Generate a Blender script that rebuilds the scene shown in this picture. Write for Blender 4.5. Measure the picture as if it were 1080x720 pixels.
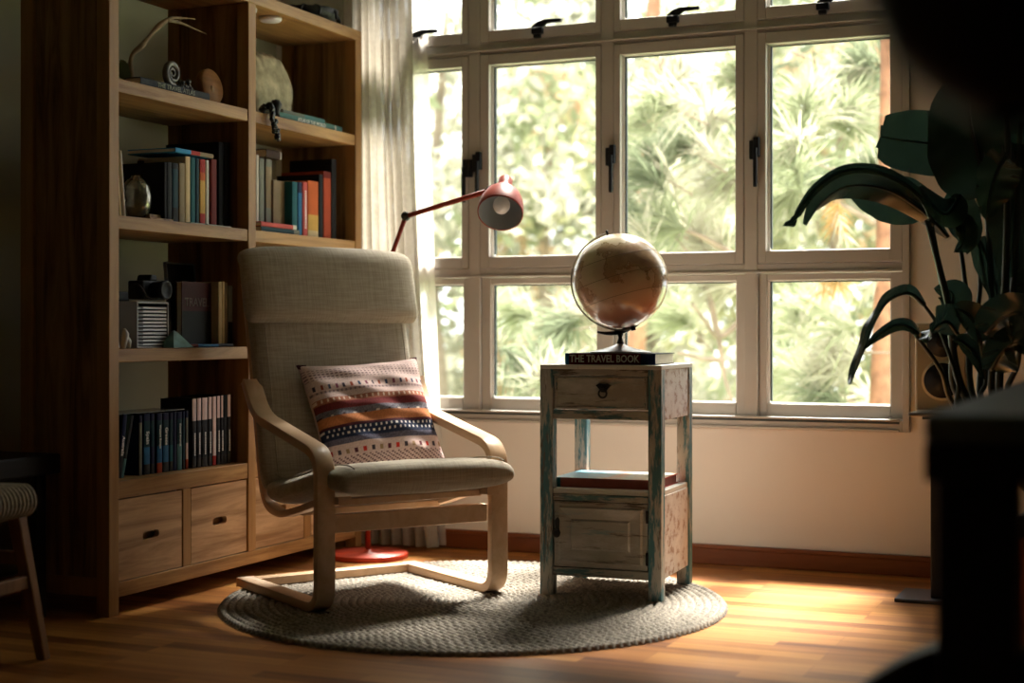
import bpy, math, random
from mathutils import Vector, Matrix, Euler
random.seed(7)
for o in list(bpy.data.objects): bpy.data.objects.remove(o)
C = bpy.context.scene.collection
PI = math.pi
# ------------------------------------------------------------------ camera
CAM_H = .86; FPX = 1600.0; HY = 348.0; YAW = math.radians(23.5)
cam_d = bpy.data.cameras.new('camera'); cam = bpy.data.objects.new('camera', cam_d); C.objects.link(cam)
cam_d.sensor_width = 36; cam_d.lens = FPX/1080*36
cam.location = (0, 0, CAM_H)
cam_d.shift_y = -(360-HY)/1080.0
cam.rotation_euler = (PI/2, 0, YAW)
cam_d.clip_start = .05; cam_d.clip_end = 200
cam_d.dof.use_dof = True; cam_d.dof.focus_distance = 4.85; cam_d.dof.aperture_fstop = 1.7
bpy.context.scene.camera = cam
# ------------------------------------------------------------------ light
sc = bpy.context.scene
sc.view_settings.view_transform = 'Standard'; sc.view_settings.look = 'None'
sc.view_settings.gamma = 1; sc.view_settings.use_curve_mapping = False
sc.view_settings.exposure = 1.15
W = bpy.data.worlds.new('world'); sc.world = W; W.use_nodes = True
wn = W.node_tree.nodes; wn.clear()
wo = wn.new('ShaderNodeOutputWorld'); wb = wn.new('ShaderNodeBackground')
wb.inputs['Color'].default_value = (.97, .985, 1.0, 1); wb.inputs['Strength'].default_value = 1.9
W.node_tree.links.new(wb.outputs[0], wo.inputs[0])
sd = bpy.data.lights.new('sun', 'SUN'); sun = bpy.data.objects.new('sun', sd); C.objects.link(sun)
sd.energy = 21.0; sd.angle = math.radians(16); sd.color = (1, .94, .86)
sun_dir = Vector((.0, -1.0, -1.65)).normalized()      # the way the sunlight travels
sun.rotation_euler = sun_dir.to_track_quat('-Z', 'Y').to_euler()
sun.location = (-3, 9, 8)
# light portal in the window opening: it guides sampling of the sky and gives off nothing itself
pd = bpy.data.lights.new('window_portal', 'AREA'); po = bpy.data.objects.new('window_portal', pd); C.objects.link(po)
pd.shape = 'RECTANGLE'; pd.size = 2.3; pd.size_y = 2.1; pd.cycles.is_portal = True
po.location = (-1.95, 5.52, 1.56); po.rotation_euler = (-PI/2, 0, 0)
# ------------------------------------------------------------------ helpers
def ray(px): l = (px-540)/FPX; return (-math.sin(YAW)+math.cos(YAW)*l, math.cos(YAW)+math.sin(YAW)*l)
def on_y(px, py, Y): k = ray(px); d = Y/k[1]; return Vector((k[0]*d, Y, CAM_H-(py-HY)/FPX*d))
def on_x(px, py, X): k = ray(px); d = X/k[0]; return Vector((X, k[1]*d, CAM_H-(py-HY)/FPX*d))
def at(px, py, d): k = ray(px); return Vector((k[0]*d, k[1]*d, CAM_H-(py-HY)/FPX*d))

class MB:
    def __init__(s): s.v = []; s.f = []; s.m = []; s.sm = []; s.M = Matrix.Identity(4); s.cols = None
    def add(s, vs, fs, m=0, sm=False):
        b = len(s.v)
        s.v += [s.M @ Vector(v) for v in vs]
        for f in fs: s.f.append([b+i for i in f]); s.m.append(m); s.sm.append(sm)
        return s
    def box(s, x0, x1, y0, y1, z0, z1, m=0):
        vs = [(x, y, z) for z in (z0, z1) for y in (y0, y1) for x in (x0, x1)]
        return s.add(vs, [(0,2,3,1), (4,5,7,6), (0,1,5,4), (2,6,7,3), (0,4,6,2), (1,3,7,5)], m)
    def tube(s, pts, r, n=10, m=0, caps=True):
        pts = [Vector(p) for p in pts]; N = len(pts)
        rs = r if isinstance(r, (list, tuple)) else [r]*N
        vs = []; fs = []; nrm = None
        for i, p in enumerate(pts):
            t = (pts[min(i+1, N-1)]-pts[max(i-1, 0)])
            if t.length < 1e-9: t = Vector((0, 0, 1))
            t.normalize()
            if nrm is None:
                nrm = t.cross(Vector((0, 0, 1)))
                if nrm.length < .05: nrm = t.cross(Vector((1, 0, 0)))
                nrm.normalize()
            else:
                nrm = nrm - t*nrm.dot(t)
                if nrm.length < 1e-6: nrm = t.orthogonal()
                nrm.normalize()
            b = t.cross(nrm)
            for k in range(n):
                a = 2*PI*k/n; vs.append(p+(nrm*math.cos(a)+b*math.sin(a))*rs[i])
        for i in range(N-1):
            for k in range(n):
                k2 = (k+1) % n; fs.append((i*n+k, i*n+k2, (i+1)*n+k2, (i+1)*n+k))
        if caps: fs.append(tuple(range(n))[::-1]); fs.append(tuple((N-1)*n+k for k in range(n)))
        return s.add(vs, fs, m, True)
    def lathe(s, prof, n=32, m=0, M=None, cap=True):
        M = M or Matrix.Identity(4); vs = []; fs = []
        for r, z in prof:
            for k in range(n):
                a = 2*PI*k/n; vs.append(M @ Vector((r*math.cos(a), r*math.sin(a), z)))
        for i in range(len(prof)-1):
            for k in range(n):
                k2 = (k+1) % n; fs.append((i*n+k, i*n+k2, (i+1)*n+k2, (i+1)*n+k))
        if cap and prof[0][0] > 1e-5: fs.append(tuple(range(n))[::-1])
        if cap and prof[-1][0] > 1e-5: fs.append(tuple((len(prof)-1)*n+k for k in range(n)))
        return s.add(vs, fs, m, True)
    def sweep(s, path, a0, a1, t, fn, m=0, sm=True):
        """strip along a 2-D path, thickness t in the plane, from a0 to a1 across; fn(p, q, a) -> point"""
        N = len(path); vs = []; fs = []
        for i in range(N):
            p = Vector(path[i]); d = Vector(path[min(i+1, N-1)])-Vector(path[max(i-1, 0)]); d.normalize()
            n = Vector((-d.y, d.x)); A = p+n*t/2; B = p-n*t/2
            vs += [fn(A.x, A.y, a0), fn(A.x, A.y, a1), fn(B.x, B.y, a1), fn(B.x, B.y, a0)]
        for i in range(N-1):
            for k in range(4):
                k2 = (k+1) % 4; fs.append((i*4+k, i*4+k2, (i+1)*4+k2, (i+1)*4+k))
        fs.append((0, 1, 2, 3)); fs.append(tuple((N-1)*4+k for k in (3, 2, 1, 0)))
        return s.add(vs, fs, m, sm)
    def prism(s, poly, fn, a0, a1, m=0):
        n = len(poly); vs = [fn(p[0], p[1], a0) for p in poly]+[fn(p[0], p[1], a1) for p in poly]
        fs = [tuple(range(n)), tuple(range(2*n-1, n-1, -1))]+[(i, n+i, n+(i+1) % n, (i+1) % n) for i in range(n)]
        return s.add(vs, fs, m)
    def grid(s, f, nu, nv, m=0, closed_u=False, closed_v=False):
        vs = [f(i/(nu if closed_u else nu-1), j/(nv if closed_v else nv-1)) for i in range(nu) for j in range(nv)]; fs = []
        for i in range(nu if closed_u else nu-1):
            for j in range(nv if closed_v else nv-1):
                a, b = (i+1) % nu, (j+1) % nv
                fs.append((i*nv+j, a*nv+j, a*nv+b, i*nv+b))
        return s.add(vs, fs, m, True)
    def ball(s, c, r, n=16, m=0, sc=(1, 1, 1)):
        c = Vector(c)
        return s.add([c+Vector((r*sc[0]*math.sin(PI*i/n)*math.cos(2*PI*j/(2*n)), r*sc[1]*math.sin(PI*i/n)*math.sin(2*PI*j/(2*n)), r*sc[2]*math.cos(PI*i/n)))
                      for i in range(n+1) for j in range(2*n)],
                     [(i*2*n+j, (i+1)*2*n+j, (i+1)*2*n+(j+1) % (2*n), i*2*n+(j+1) % (2*n)) for i in range(n) for j in range(2*n)], m, True)

def fillet(pts, rr, n=7):
    pts = [Vector(p) for p in pts]; out = [pts[0]]
    rs = rr if isinstance(rr, (list, tuple)) else [rr]*(len(pts)-2)
    for i in range(1, len(pts)-1):
        a, b, c = pts[i-1], pts[i], pts[i+1]
        u = (a-b).normalized(); v = (c-b).normalized(); r = min(rs[i-1], (a-b).length*.49, (c-b).length*.49)
        p, q = b+u*r, b+v*r
        for k in range(n+1):
            t = k/n; out.append(p*(1-t)**2+b*2*t*(1-t)+q*t*t)
    out.append(pts[-1]); return out
def smooth(pts, n=6):
    P = [Vector(p) for p in pts]; P = [P[0]*2-P[1]]+P+[P[-1]*2-P[-2]]; out = []
    for i in range(1, len(P)-2):
        for k in range(n):
            t = k/n; a, b, c, d = P[i-1:i+3]
            out.append(.5*((2*b)+(c-a)*t+(2*a-5*b+4*c-d)*t*t+(3*b-a-3*c+d)*t**3))
    out.append(P[-2]); return out

def build(name, mb, mats, parent=None, bevel=0, loc=None, rot=None, label=None, kind=None):
    me = bpy.data.meshes.new(name); me.from_pydata([tuple(v) for v in mb.v], [], mb.f)
    if not isinstance(mats, (list, tuple)): mats = [mats]
    for m in mats: me.materials.append(m)
    me.polygons.foreach_set('material_index', mb.m); me.polygons.foreach_set('use_smooth', mb.sm)
    if mb.cols:
        ca = me.color_attributes.new('pattern', 'FLOAT_COLOR', 'POINT')
        ca.data.foreach_set('color', [x for c in mb.cols for x in (c[0], c[1], c[2], 1)])
    me.update()
    o = bpy.data.objects.new(name, me); C.objects.link(o)
    if parent: o.parent = parent
    if loc: o.location = loc
    if rot: o.rotation_euler = rot
    if bevel:
        b = o.modifiers.new('bevel', 'BEVEL'); b.width = bevel; b.segments = 2; b.limit_method = 'ANGLE'; b.angle_limit = math.radians(50)
        b.harden_normals = False
    if label: o['label'] = label
    if kind: o['kind'] = kind
    return o
def thing(name, label, cat, loc=(0, 0, 0), rot=(0, 0, 0), group=None):
    o = bpy.data.objects.new(name, None); C.objects.link(o); o.empty_display_size = .05
    o.location = loc; o.rotation_euler = rot; o['label'] = label; o['category'] = cat
    if group: o['group'] = group
    return o
def tag(o, label, cat, group=None, kind=None):
    o['label'] = label; o['category'] = cat
    if group: o['group'] = group
    if kind: o['kind'] = kind
    return o
def copy_tree(o, parent=None):
    c = o.copy(); C.objects.link(c)
    if parent: c.parent = parent
    for ch in list(o.children): copy_tree(ch, c)
    return c
def text_mb(s, size, depth=.0006, align='CENTER', fit=None):
    cu = bpy.data.curves.new('lettering', 'FONT'); cu.body = s; cu.size = size; cu.extrude = depth; cu.offset = size*.018
    cu.align_x = align; cu.align_y = 'CENTER'; cu.resolution_u = 2
    o = bpy.data.objects.new('lettering', cu); C.objects.link(o)
    bpy.context.view_layer.update()
    me = o.evaluated_get(bpy.context.evaluated_depsgraph_get()).to_mesh()
    vs = [v.co.copy() for v in me.vertices]; fs = [tuple(p.vertices) for p in me.polygons]
    o.to_mesh_clear(); bpy.data.objects.remove(o); bpy.data.curves.remove(cu)
    if fit:
        w = max(v.x for v in vs)-min(v.x for v in vs); vs = [Vector((v.x*fit/w, v.y, v.z)) for v in vs]
    return vs, fs

# ------------------------------------------------------------------ materials
def mat(name): m = bpy.data.materials.new(name); m.use_nodes = True; return m, m.node_tree.nodes, m.node_tree.links, m.node_tree.nodes['Principled BSDF']
def plain(name, col, rough=.6, metal=0, spec=.5, noise=0, nscale=20, bump=0, bscale=80):
    m, n, l, b = mat(name)
    b.inputs['Base Color'].default_value = (*col, 1); b.inputs['Roughness'].default_value = rough
    b.inputs['Metallic'].default_value = metal; b.inputs['Specular IOR Level'].default_value = spec
    tc = n.new('ShaderNodeTexCoord')
    if noise:
        t = n.new('ShaderNodeTexNoise'); t.inputs['Scale'].default_value = nscale; t.inputs['Detail'].default_value = 4
        l.new(tc.outputs['Object'], t.inputs['Vector'])
        r = n.new('ShaderNodeValToRGB'); r.color_ramp.elements[0].position = .3; r.color_ramp.elements[1].position = .7
        r.color_ramp.elements[0].color = (*[c*(1-noise) for c in col], 1); r.color_ramp.elements[1].color = (*[min(1, c*(1+noise)) for c in col], 1)
        l.new(t.outputs['Fac'], r.inputs[0]); l.new(r.outputs[0], b.inputs['Base Color'])
    if bump:
        t = n.new('ShaderNodeTexNoise'); t.inputs['Scale'].default_value = bscale; l.new(tc.outputs['Object'], t.inputs['Vector'])
        bp = n.new('ShaderNodeBump'); bp.inputs['Strength'].default_value = bump; bp.inputs['Distance'].default_value = .003
        l.new(t.outputs['Fac'], bp.inputs['Height']); l.new(bp.outputs[0], b.inputs['Normal'])
    return m
def wood(name, c1, c2, axis='z', rough=.45, scale=1.0, contrast=(.3, .7), bump=.15, spec=.2):
    m, n, l, b = mat(name)
    tc = n.new('ShaderNodeTexCoord'); mp = n.new('ShaderNodeMapping')
    s = {'x': (1.6, 22, 22), 'y': (22, 1.6, 22), 'z': (22, 22, 1.6)}[axis]
    mp.inputs['Scale'].default_value = [q*scale for q in s]
    oi = n.new('ShaderNodeObjectInfo'); va = n.new('ShaderNodeVectorMath'); va.operation = 'ADD'
    cm = n.new('ShaderNodeMath'); cm.operation = 'MULTIPLY'; cm.inputs[1].default_value = 13
    l.new(oi.outputs['Random'], cm.inputs[0]); l.new(tc.outputs['Object'], va.inputs[0]); l.new(cm.outputs[0], va.inputs[1])
    l.new(va.outputs[0], mp.inputs['Vector'])
    t = n.new('ShaderNodeTexNoise'); t.inputs['Scale'].default_value = 1; t.inputs['Detail'].default_value = 6; t.inputs['Roughness'].default_value = .65; t.inputs['Distortion'].default_value = .6
    l.new(mp.outputs[0], t.inputs['Vector'])
    r = n.new('ShaderNodeValToRGB'); r.color_ramp.elements[0].position = contrast[0]; r.color_ramp.elements[1].position = contrast[1]
    r.color_ramp.elements[0].color = (*c1, 1); r.color_ramp.elements[1].color = (*c2, 1)
    l.new(t.outputs['Fac'], r.inputs[0]); l.new(r.outputs[0], b.inputs['Base Color'])
    b.inputs['Roughness'].default_value = rough; b.inputs['Specular IOR Level'].default_value = spec
    bp = n.new('ShaderNodeBump'); bp.inputs['Strength'].default_value = bump; bp.inputs['Distance'].default_value = .002
    l.new(t.outputs['Fac'], bp.inputs['Height']); l.new(bp.outputs[0], b.inputs['Normal'])
    return m
def fabric(name, col, col2=None, scale=500, sheen=.2, rough=.9):
    m, n, l, b = mat(name); col2 = col2 or [c*.75 for c in col]
    tc = n.new('ShaderNodeTexCoord'); outs = []
    for ax in ((.08, 1, .03), (.25, .04, .7)):
        mp = n.new('ShaderNodeMapping'); mp.inputs['Scale'].default_value = [q*scale for q in ax]
        l.new(tc.outputs['Object'], mp.inputs['Vector'])
        t = n.new('ShaderNodeTexNoise'); t.inputs['Scale'].default_value = 1; t.inputs['Detail'].default_value = 2
        l.new(mp.outputs[0], t.inputs['Vector']); outs.append(t)
    ad = n.new('ShaderNodeMath'); ad.operation = 'ADD'; l.new(outs[0].outputs['Fac'], ad.inputs[0]); l.new(outs[1].outputs['Fac'], ad.inputs[1])
    hf = n.new('ShaderNodeMath'); hf.operation = 'MULTIPLY'; hf.inputs[1].default_value = .5; l.new(ad.outputs[0], hf.inputs[0])
    r = n.new('ShaderNodeValToRGB'); r.color_ramp.elements[0].position = .38; r.color_ramp.elements[1].position = .6
    r.color_ramp.elements[0].color = (*col2, 1); r.color_ramp.elements[1].color = (*col, 1)
    l.new(hf.outputs[0], r.inputs[0]); l.new(r.outputs[0], b.inputs['Base Color'])
    b.inputs['Roughness'].default_value = rough; b.inputs['Sheen Weight'].default_value = sheen; b.inputs['Specular IOR Level'].default_value = .2
    bp = n.new('ShaderNodeBump'); bp.inputs['Strength'].default_value = .4; bp.inputs['Distance'].default_value = .001
    l.new(hf.outputs[0], bp.inputs['Height']); l.new(bp.outputs[0], b.inputs['Normal'])
    return m
def painted(name, cols, scales, streak=None, rough=.65):
    """layers of worn paint: cols[0] base, then (colour, low, high) by noise thresholds"""
    m, n, l, b = mat(name); tc = n.new('ShaderNodeTexCoord'); cur = None
    for i, (c, lo, hi) in enumerate(cols):
        if i == 0:
            rgb = n.new('ShaderNodeRGB'); rgb.outputs[0].default_value = (*c, 1); cur = rgb.outputs[0]; continue
        mp = n.new('ShaderNodeMapping'); mp.inputs['Location'].default_value = (i*3.3, i*1.7, i*5.1)
        mp.inputs['Scale'].default_value = scales[i]; l.new(tc.outputs['Object'], mp.inputs['Vector'])
        t = n.new('ShaderNodeTexNoise'); t.inputs['Scale'].default_value = 1; t.inputs['Detail'].default_value = 5; t.inputs['Roughness'].default_value = .7
        l.new(mp.outputs[0], t.inputs['Vector'])
        mr = n.new('ShaderNodeMapRange'); mr.inputs['From Min'].default_value = lo; mr.inputs['From Max'].default_value = hi; l.new(t.outputs['Fac'], mr.inputs['Value'])
        mx = n.new('ShaderNodeMix'); mx.data_type = 'RGBA'; mx.inputs[7].default_value = (*c, 1)
        l.new(mr.outputs[0], mx.inputs[0]); l.new(cur, mx.inputs[6]); cur = mx.outputs[2]
    l.new(cur, b.inputs['Base Color']); b.inputs['Roughness'].default_value = rough
    return m
def vcol(name, rough=.9, bump=0, bscale=300):
    m, n, l, b = mat(name); a = n.new('ShaderNodeAttribute'); a.attribute_name = 'pattern'
    l.new(a.outputs['Color'], b.inputs['Base Color']); b.inputs['Roughness'].default_value = rough; b.inputs['Specular IOR Level'].default_value = .25
    if bump:
        tc = n.new('ShaderNodeTexCoord'); t = n.new('ShaderNodeTexNoise'); t.inputs['Scale'].default_value = bscale; l.new(tc.outputs['Object'], t.inputs['Vector'])
        bp = n.new('ShaderNodeBump'); bp.inputs['Strength'].default_value = bump; bp.inputs['Distance'].default_value = .002
        l.new(t.outputs['Fac'], bp.inputs['Height']); l.new(bp.outputs[0], b.inputs['Normal'])
    return m
def thin(name, col, trans=.5, rough=.5, gloss=0, noise=0, nscale=30, clear=0):
    """leaf or cloth that lets light through"""
    m = bpy.data.materials.new(name); m.use_nodes = True; n = m.node_tree.nodes; l = m.node_tree.links; n.clear()
    o = n.new('ShaderNodeOutputMaterial'); d = n.new('ShaderNodeBsdfDiffuse'); t = n.new('ShaderNodeBsdfTranslucent'); mx = n.new('ShaderNodeMixShader')
    mx.inputs[0].default_value = trans
    l.new(d.outputs[0], mx.inputs[1]); l.new(t.outputs[0], mx.inputs[2]); out = mx.outputs[0]
    d.inputs['Color'].default_value = (*col, 1); t.inputs['Color'].default_value = (*col, 1)
    if noise:
        tc = n.new('ShaderNodeTexCoord'); tn = n.new('ShaderNodeTexNoise'); tn.inputs['Scale'].default_value = nscale; l.new(tc.outputs['Object'], tn.inputs['Vector'])
        r = n.new('ShaderNodeValToRGB'); r.color_ramp.elements[0].position = .35; r.color_ramp.elements[1].position = .65
        r.color_ramp.elements[0].color = (*[c*(1-noise) for c in col], 1); r.color_ramp.elements[1].color = (*[min(1, c*(1+noise)) for c in col], 1)
        l.new(tn.outputs['Fac'], r.inputs[0]); l.new(r.outputs[0], d.inputs['Color']); l.new(r.outputs[0], t.inputs['Color'])
    if clear:
        tr = n.new('ShaderNodeBsdfTransparent'); m2 = n.new('ShaderNodeMixShader'); m2.inputs[0].default_value = clear
        l.new(out, m2.inputs[1]); l.new(tr.outputs[0], m2.inputs[2]); out = m2.outputs[0]
    if gloss:
        g = n.new('ShaderNodeBsdfGlossy'); g.inputs['Roughness'].default_value = rough; m3 = n.new('ShaderNodeMixShader'); m3.inputs[0].default_value = gloss
        l.new(out, m3.inputs[1]); l.new(g.outputs[0], m3.inputs[2]); out = m3.outputs[0]
    l.new(out, o.inputs[0]); return m
def glass_pane():
    m = bpy.data.materials.new('window_glass'); m.use_nodes = True; n = m.node_tree.nodes; l = m.node_tree.links; n.clear()
    o = n.new('ShaderNodeOutputMaterial'); t = n.new('ShaderNodeBsdfTransparent'); g = n.new('ShaderNodeBsdfGlossy'); g.inputs['Roughness'].default_value = .02
    t.inputs['Color'].default_value = (.97, .985, .97, 1)
    lw = n.new('ShaderNodeLayerWeight'); lw.inputs['Blend'].default_value = .5; f1 = n.new('ShaderNodeMath'); f1.operation = 'POWER'; f1.inputs[1].default_value = 5
    f = n.new('ShaderNodeMath'); f.operation = 'MULTIPLY_ADD'; f.inputs[1].default_value = .4; f.inputs[2].default_value = .02; mx = n.new('ShaderNodeMixShader')
    l.new(lw.outputs['Facing'], f1.inputs[0]); l.new(f1.outputs[0], f.inputs[0])
    l.new(f.outputs[0], mx.inputs[0]); l.new(t.outputs[0], mx.inputs[1]); l.new(g.outputs[0], mx.inputs[2]); l.new(mx.outputs[0], o.inputs[0]); return m

M = {}
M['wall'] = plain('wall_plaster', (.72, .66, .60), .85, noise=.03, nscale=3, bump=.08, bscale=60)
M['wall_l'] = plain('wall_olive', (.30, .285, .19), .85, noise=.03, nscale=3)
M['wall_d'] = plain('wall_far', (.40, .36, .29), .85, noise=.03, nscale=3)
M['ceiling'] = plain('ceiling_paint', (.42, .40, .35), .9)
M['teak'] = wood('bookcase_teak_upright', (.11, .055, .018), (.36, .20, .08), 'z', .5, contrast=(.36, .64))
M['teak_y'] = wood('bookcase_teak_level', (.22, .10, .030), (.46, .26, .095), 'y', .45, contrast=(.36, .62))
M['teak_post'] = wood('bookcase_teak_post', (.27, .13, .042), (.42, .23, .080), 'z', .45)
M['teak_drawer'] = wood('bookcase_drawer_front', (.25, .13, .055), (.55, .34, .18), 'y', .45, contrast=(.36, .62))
M['birch'] = wood('bent_birch', (.56, .355, .205), (.70, .485, .32), 'x', .35, .7, bump=.04)
M['base'] = wood('baseboard_wood', (.13, .035, .012), (.21, .065, .022), 'x', .3)
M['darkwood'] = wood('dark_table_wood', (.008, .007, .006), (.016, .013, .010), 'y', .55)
M['darktop'] = plain('dark_table_top', (.10, .115, .095), .42, noise=.2, nscale=6)  # paler grey-green than the wood: reflected window light put into the colour
M['frame'] = plain('window_frame_paint', (.46, .42, .375), .5, noise=.03, nscale=8)
M['bead'] = plain('glazing_bead', (.80, .79, .76), .4)
M['gasket'] = plain('rubber_gasket', (.02, .03, .03), .6)
M['black'] = plain('black_metal', (.008, .009, .011), .5, spec=.25)
M['blackp'] = plain('black_plastic', (.012, .012, .013), .5, spec=.25)
M['iron'] = plain('dark_iron', (.03, .027, .025), .45, .6)
M['red'] = plain('red_enamel', (.52, .05, .018), .4)
M['redd'] = plain('dark_red_enamel', (.24, .03, .012), .45, spec=.25)
M['chrome'] = plain('brushed_metal', (.35, .34, .32), .3, .9)
M['linen'] = fabric('linen_cushion', (.44, .375, .29), (.32, .265, .20), 260)
M['paper'] = plain('book_pages', (.70, .63, .50), .9, noise=.06, nscale=120)
M['letter'] = plain('pale_lettering', (.88, .86, .83), .6)
M['letterb'] = plain('black_lettering', (.02, .02, .02), .6)
M['glass'] = glass_pane()
def cmat(name, col, rough=.6, noise=.08): return plain(name, col, rough, spec=.12, noise=noise, nscale=25)
# ================================================================== the room
YW = 5.42; XL = -3.43; XR = 2.3; YF = -1.3; ZC = 2.75
def struct(name, mb, m, parent=None, bevel=0):
    return build(name, mb, m, parent, bevel, kind='structure')
# parquet floor: short narrow strips running along the window wall
def floor_mat():
    m, n, l, b = mat('parquet'); tc = n.new('ShaderNodeTexCoord')
    br = n.new('ShaderNodeTexBrick'); br.inputs['Scale'].default_value = 1; br.offset = .37; br.offset_frequency = 3
    br.inputs['Brick Width'].default_value = .42; br.inputs['Row Height'].default_value = .068; br.inputs['Mortar Size'].default_value = .0007
    br.inputs['Color1'].default_value = (0, 0, 0, 1); br.inputs['Color2'].default_value = (1, 1, 1, 1); br.inputs['Mortar'].default_value = (.0, .0, .0, 1); br.inputs['Bias'].default_value = 0
    l.new(tc.outputs['Object'], br.inputs['Vector'])
    mp = n.new('ShaderNodeMapping'); mp.inputs['Scale'].default_value = (2.2, 38, 1); l.new(tc.outputs['Object'], mp.inputs['Vector'])
    t = n.new('ShaderNodeTexNoise'); t.inputs['Scale'].default_value = 1; t.inputs['Detail'].default_value = 6; t.inputs['Distortion'].default_value = .5; l.new(mp.outputs[0], t.inputs['Vector'])
    mp2 = n.new('ShaderNodeMapping'); mp2.inputs['Scale'].default_value = (1.3, 8, 1); l.new(tc.outputs['Object'], mp2.inputs['Vector'])
    t2 = n.new('ShaderNodeTexNoise'); t2.inputs['Scale'].default_value = 1; t2.inputs['Detail'].default_value = 3; l.new(mp2.outputs[0], t2.inputs['Vector'])
    a = n.new('ShaderNodeMath'); a.operation = 'MULTIPLY_ADD'; a.inputs[1].default_value = .45; l.new(br.outputs['Color'], a.inputs[0])
    s = n.new('ShaderNodeMath'); s.operation = 'MULTIPLY_ADD'; s.inputs[1].default_value = .7; l.new(t.outputs['Fac'], s.inputs[0])
    s2 = n.new('ShaderNodeMath'); s2.operation = 'MULTIPLY'; s2.inputs[1].default_value = .25; l.new(t2.outputs['Fac'], s2.inputs[0])
    l.new(s2.outputs[0], s.inputs[2]); l.new(s.outputs[0], a.inputs[2])
    r = n.new('ShaderNodeValToRGB'); e = r.color_ramp.elements; e[0].position = .35; e[0].color = (.13, .036, .008, 1); e[1].position = .98; e[1].color = (.54, .25, .066, 1)
    q = e.new(.62); q.color = (.33, .12, .028, 1)
    l.new(a.outputs[0], r.inputs[0]); l.new(r.outputs[0], b.inputs['Base Color'])
    b.inputs['Roughness'].default_value = .36; b.inputs['Specular IOR Level'].default_value = .35
    bp = n.new('ShaderNodeBump'); bp.inputs['Strength'].default_value = .25; bp.inputs['Distance'].default_value = .001; l.new(br.outputs['Fac'], bp.inputs['Height']); bp.invert = True
    l.new(bp.outputs[0], b.inputs['Normal']); return m
struct('floor', MB().box(XL-.15, XR+.15, YF-.15, YW+.2, -.12, 0), floor_mat())
struct('ceiling', MB().box(XL-.15, XR+.15, YF-.15, YW+.2, ZC, ZC+.12), M['ceiling'])
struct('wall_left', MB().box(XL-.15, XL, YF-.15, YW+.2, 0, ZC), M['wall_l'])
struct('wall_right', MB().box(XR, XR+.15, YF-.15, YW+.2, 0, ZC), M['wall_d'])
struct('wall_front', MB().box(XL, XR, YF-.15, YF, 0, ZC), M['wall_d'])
# window wall with its opening
OX0, OX1, OZ0, OZ1 = -3.08, -.838, .502, 2.60
wb_ = MB(); wb_.box(XL, OX0, YW, YW+.2, 0, ZC); wb_.box(OX1, XR, YW, YW+.2, 0, ZC)
wb_.box(OX0, OX1, YW, YW+.2, 0, OZ0); wb_.box(OX0, OX1, YW, YW+.2, OZ1, ZC)
struct('wall_back', wb_, M['wall'])
bb = MB(); bb.box(XL, -.40+2.7, YW-.016, YW, 0, .058); bb.box(XL, 2.3, YW-.022, YW, .058, .073)
struct('baseboard_back', bb, M['base'], bevel=.003)
bb = MB(); bb.box(XL, XL+.016, YF, YW-.022, 0, .058); bb.box(XL, XL+.022, YF, YW-.022, .058, .073)
struct('baseboard_left', bb, M['base'], bevel=.003)
# ---------------------------------------------------------------- window
win = bpy.data.objects.new('window_1', None); C.objects.link(win); win['kind'] = 'structure'
win.location = (0, YW, 0)
def wbox(name, boxes, m, parent=win, bevel=.002):
    mb = MB()
    for b in boxes: mb.box(*b)
    return build(name, mb, m, parent, bevel)
xm = [-2.513, -1.958, -1.404]                       # mullion centres
zt = [(OZ0, .594), (1.04, 1.147), (1.896, 2.031), (2.52, OZ1)]
cols = [(-3.005, -2.568), (-2.449, -2.006), (-1.906, -1.462), (-1.348, -.906)]
# fixed outer frame, mullions and transoms
fb = [(OX0, -3.055, -.02, .06, OZ0, OZ1), (-.862, OX1, -.02, .06, OZ0, OZ1), (-3.055, -.862, -.02, .06, OZ0, .543), (-3.055, -.862, -.02, .06, 2.56, OZ1)]
for x in xm: fb.append((x-.024, x+.024, -.012, .06, .543, 2.56))
fb.append((-3.055, -.862, -.008, .06, 1.066, 1.100)); fb.append((-3.055, -.862, -.008, .06, 1.940, 1.985))
wbox('window_frame', fb, M['frame'])
wbox('sill_strip', [(-3.06, -.872, -.034, -.02, .540, .548), (-3.06, -.872, -.030, -.02, .502, .512)], M['frame'])
wbox('sill_groove', [(-3.05, -.872, -.0215, -.0195, .531, .540)], M['gasket'], bevel=0)
wbox('transom_rail', [(-3.055, -.862, -.02, -.008, 1.952, 1.959), (-3.055, -.862, -.016, -.008, 1.066, 1.075)], M['frame'])
sx = [(-3.055, xm[0]-.024), (xm[0]+.024, xm[1]-.024), (xm[1]+.024, xm[2]-.024), (xm[2]+.024, -.862)]
rows = [(.543, 1.066, .594, 1.040, 'fixed_sash'), (1.100, 1.940, 1.147, 1.896, 'casement_sash'), (1.985, 2.56, 2.031, 2.515, 'top_sash')]
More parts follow.
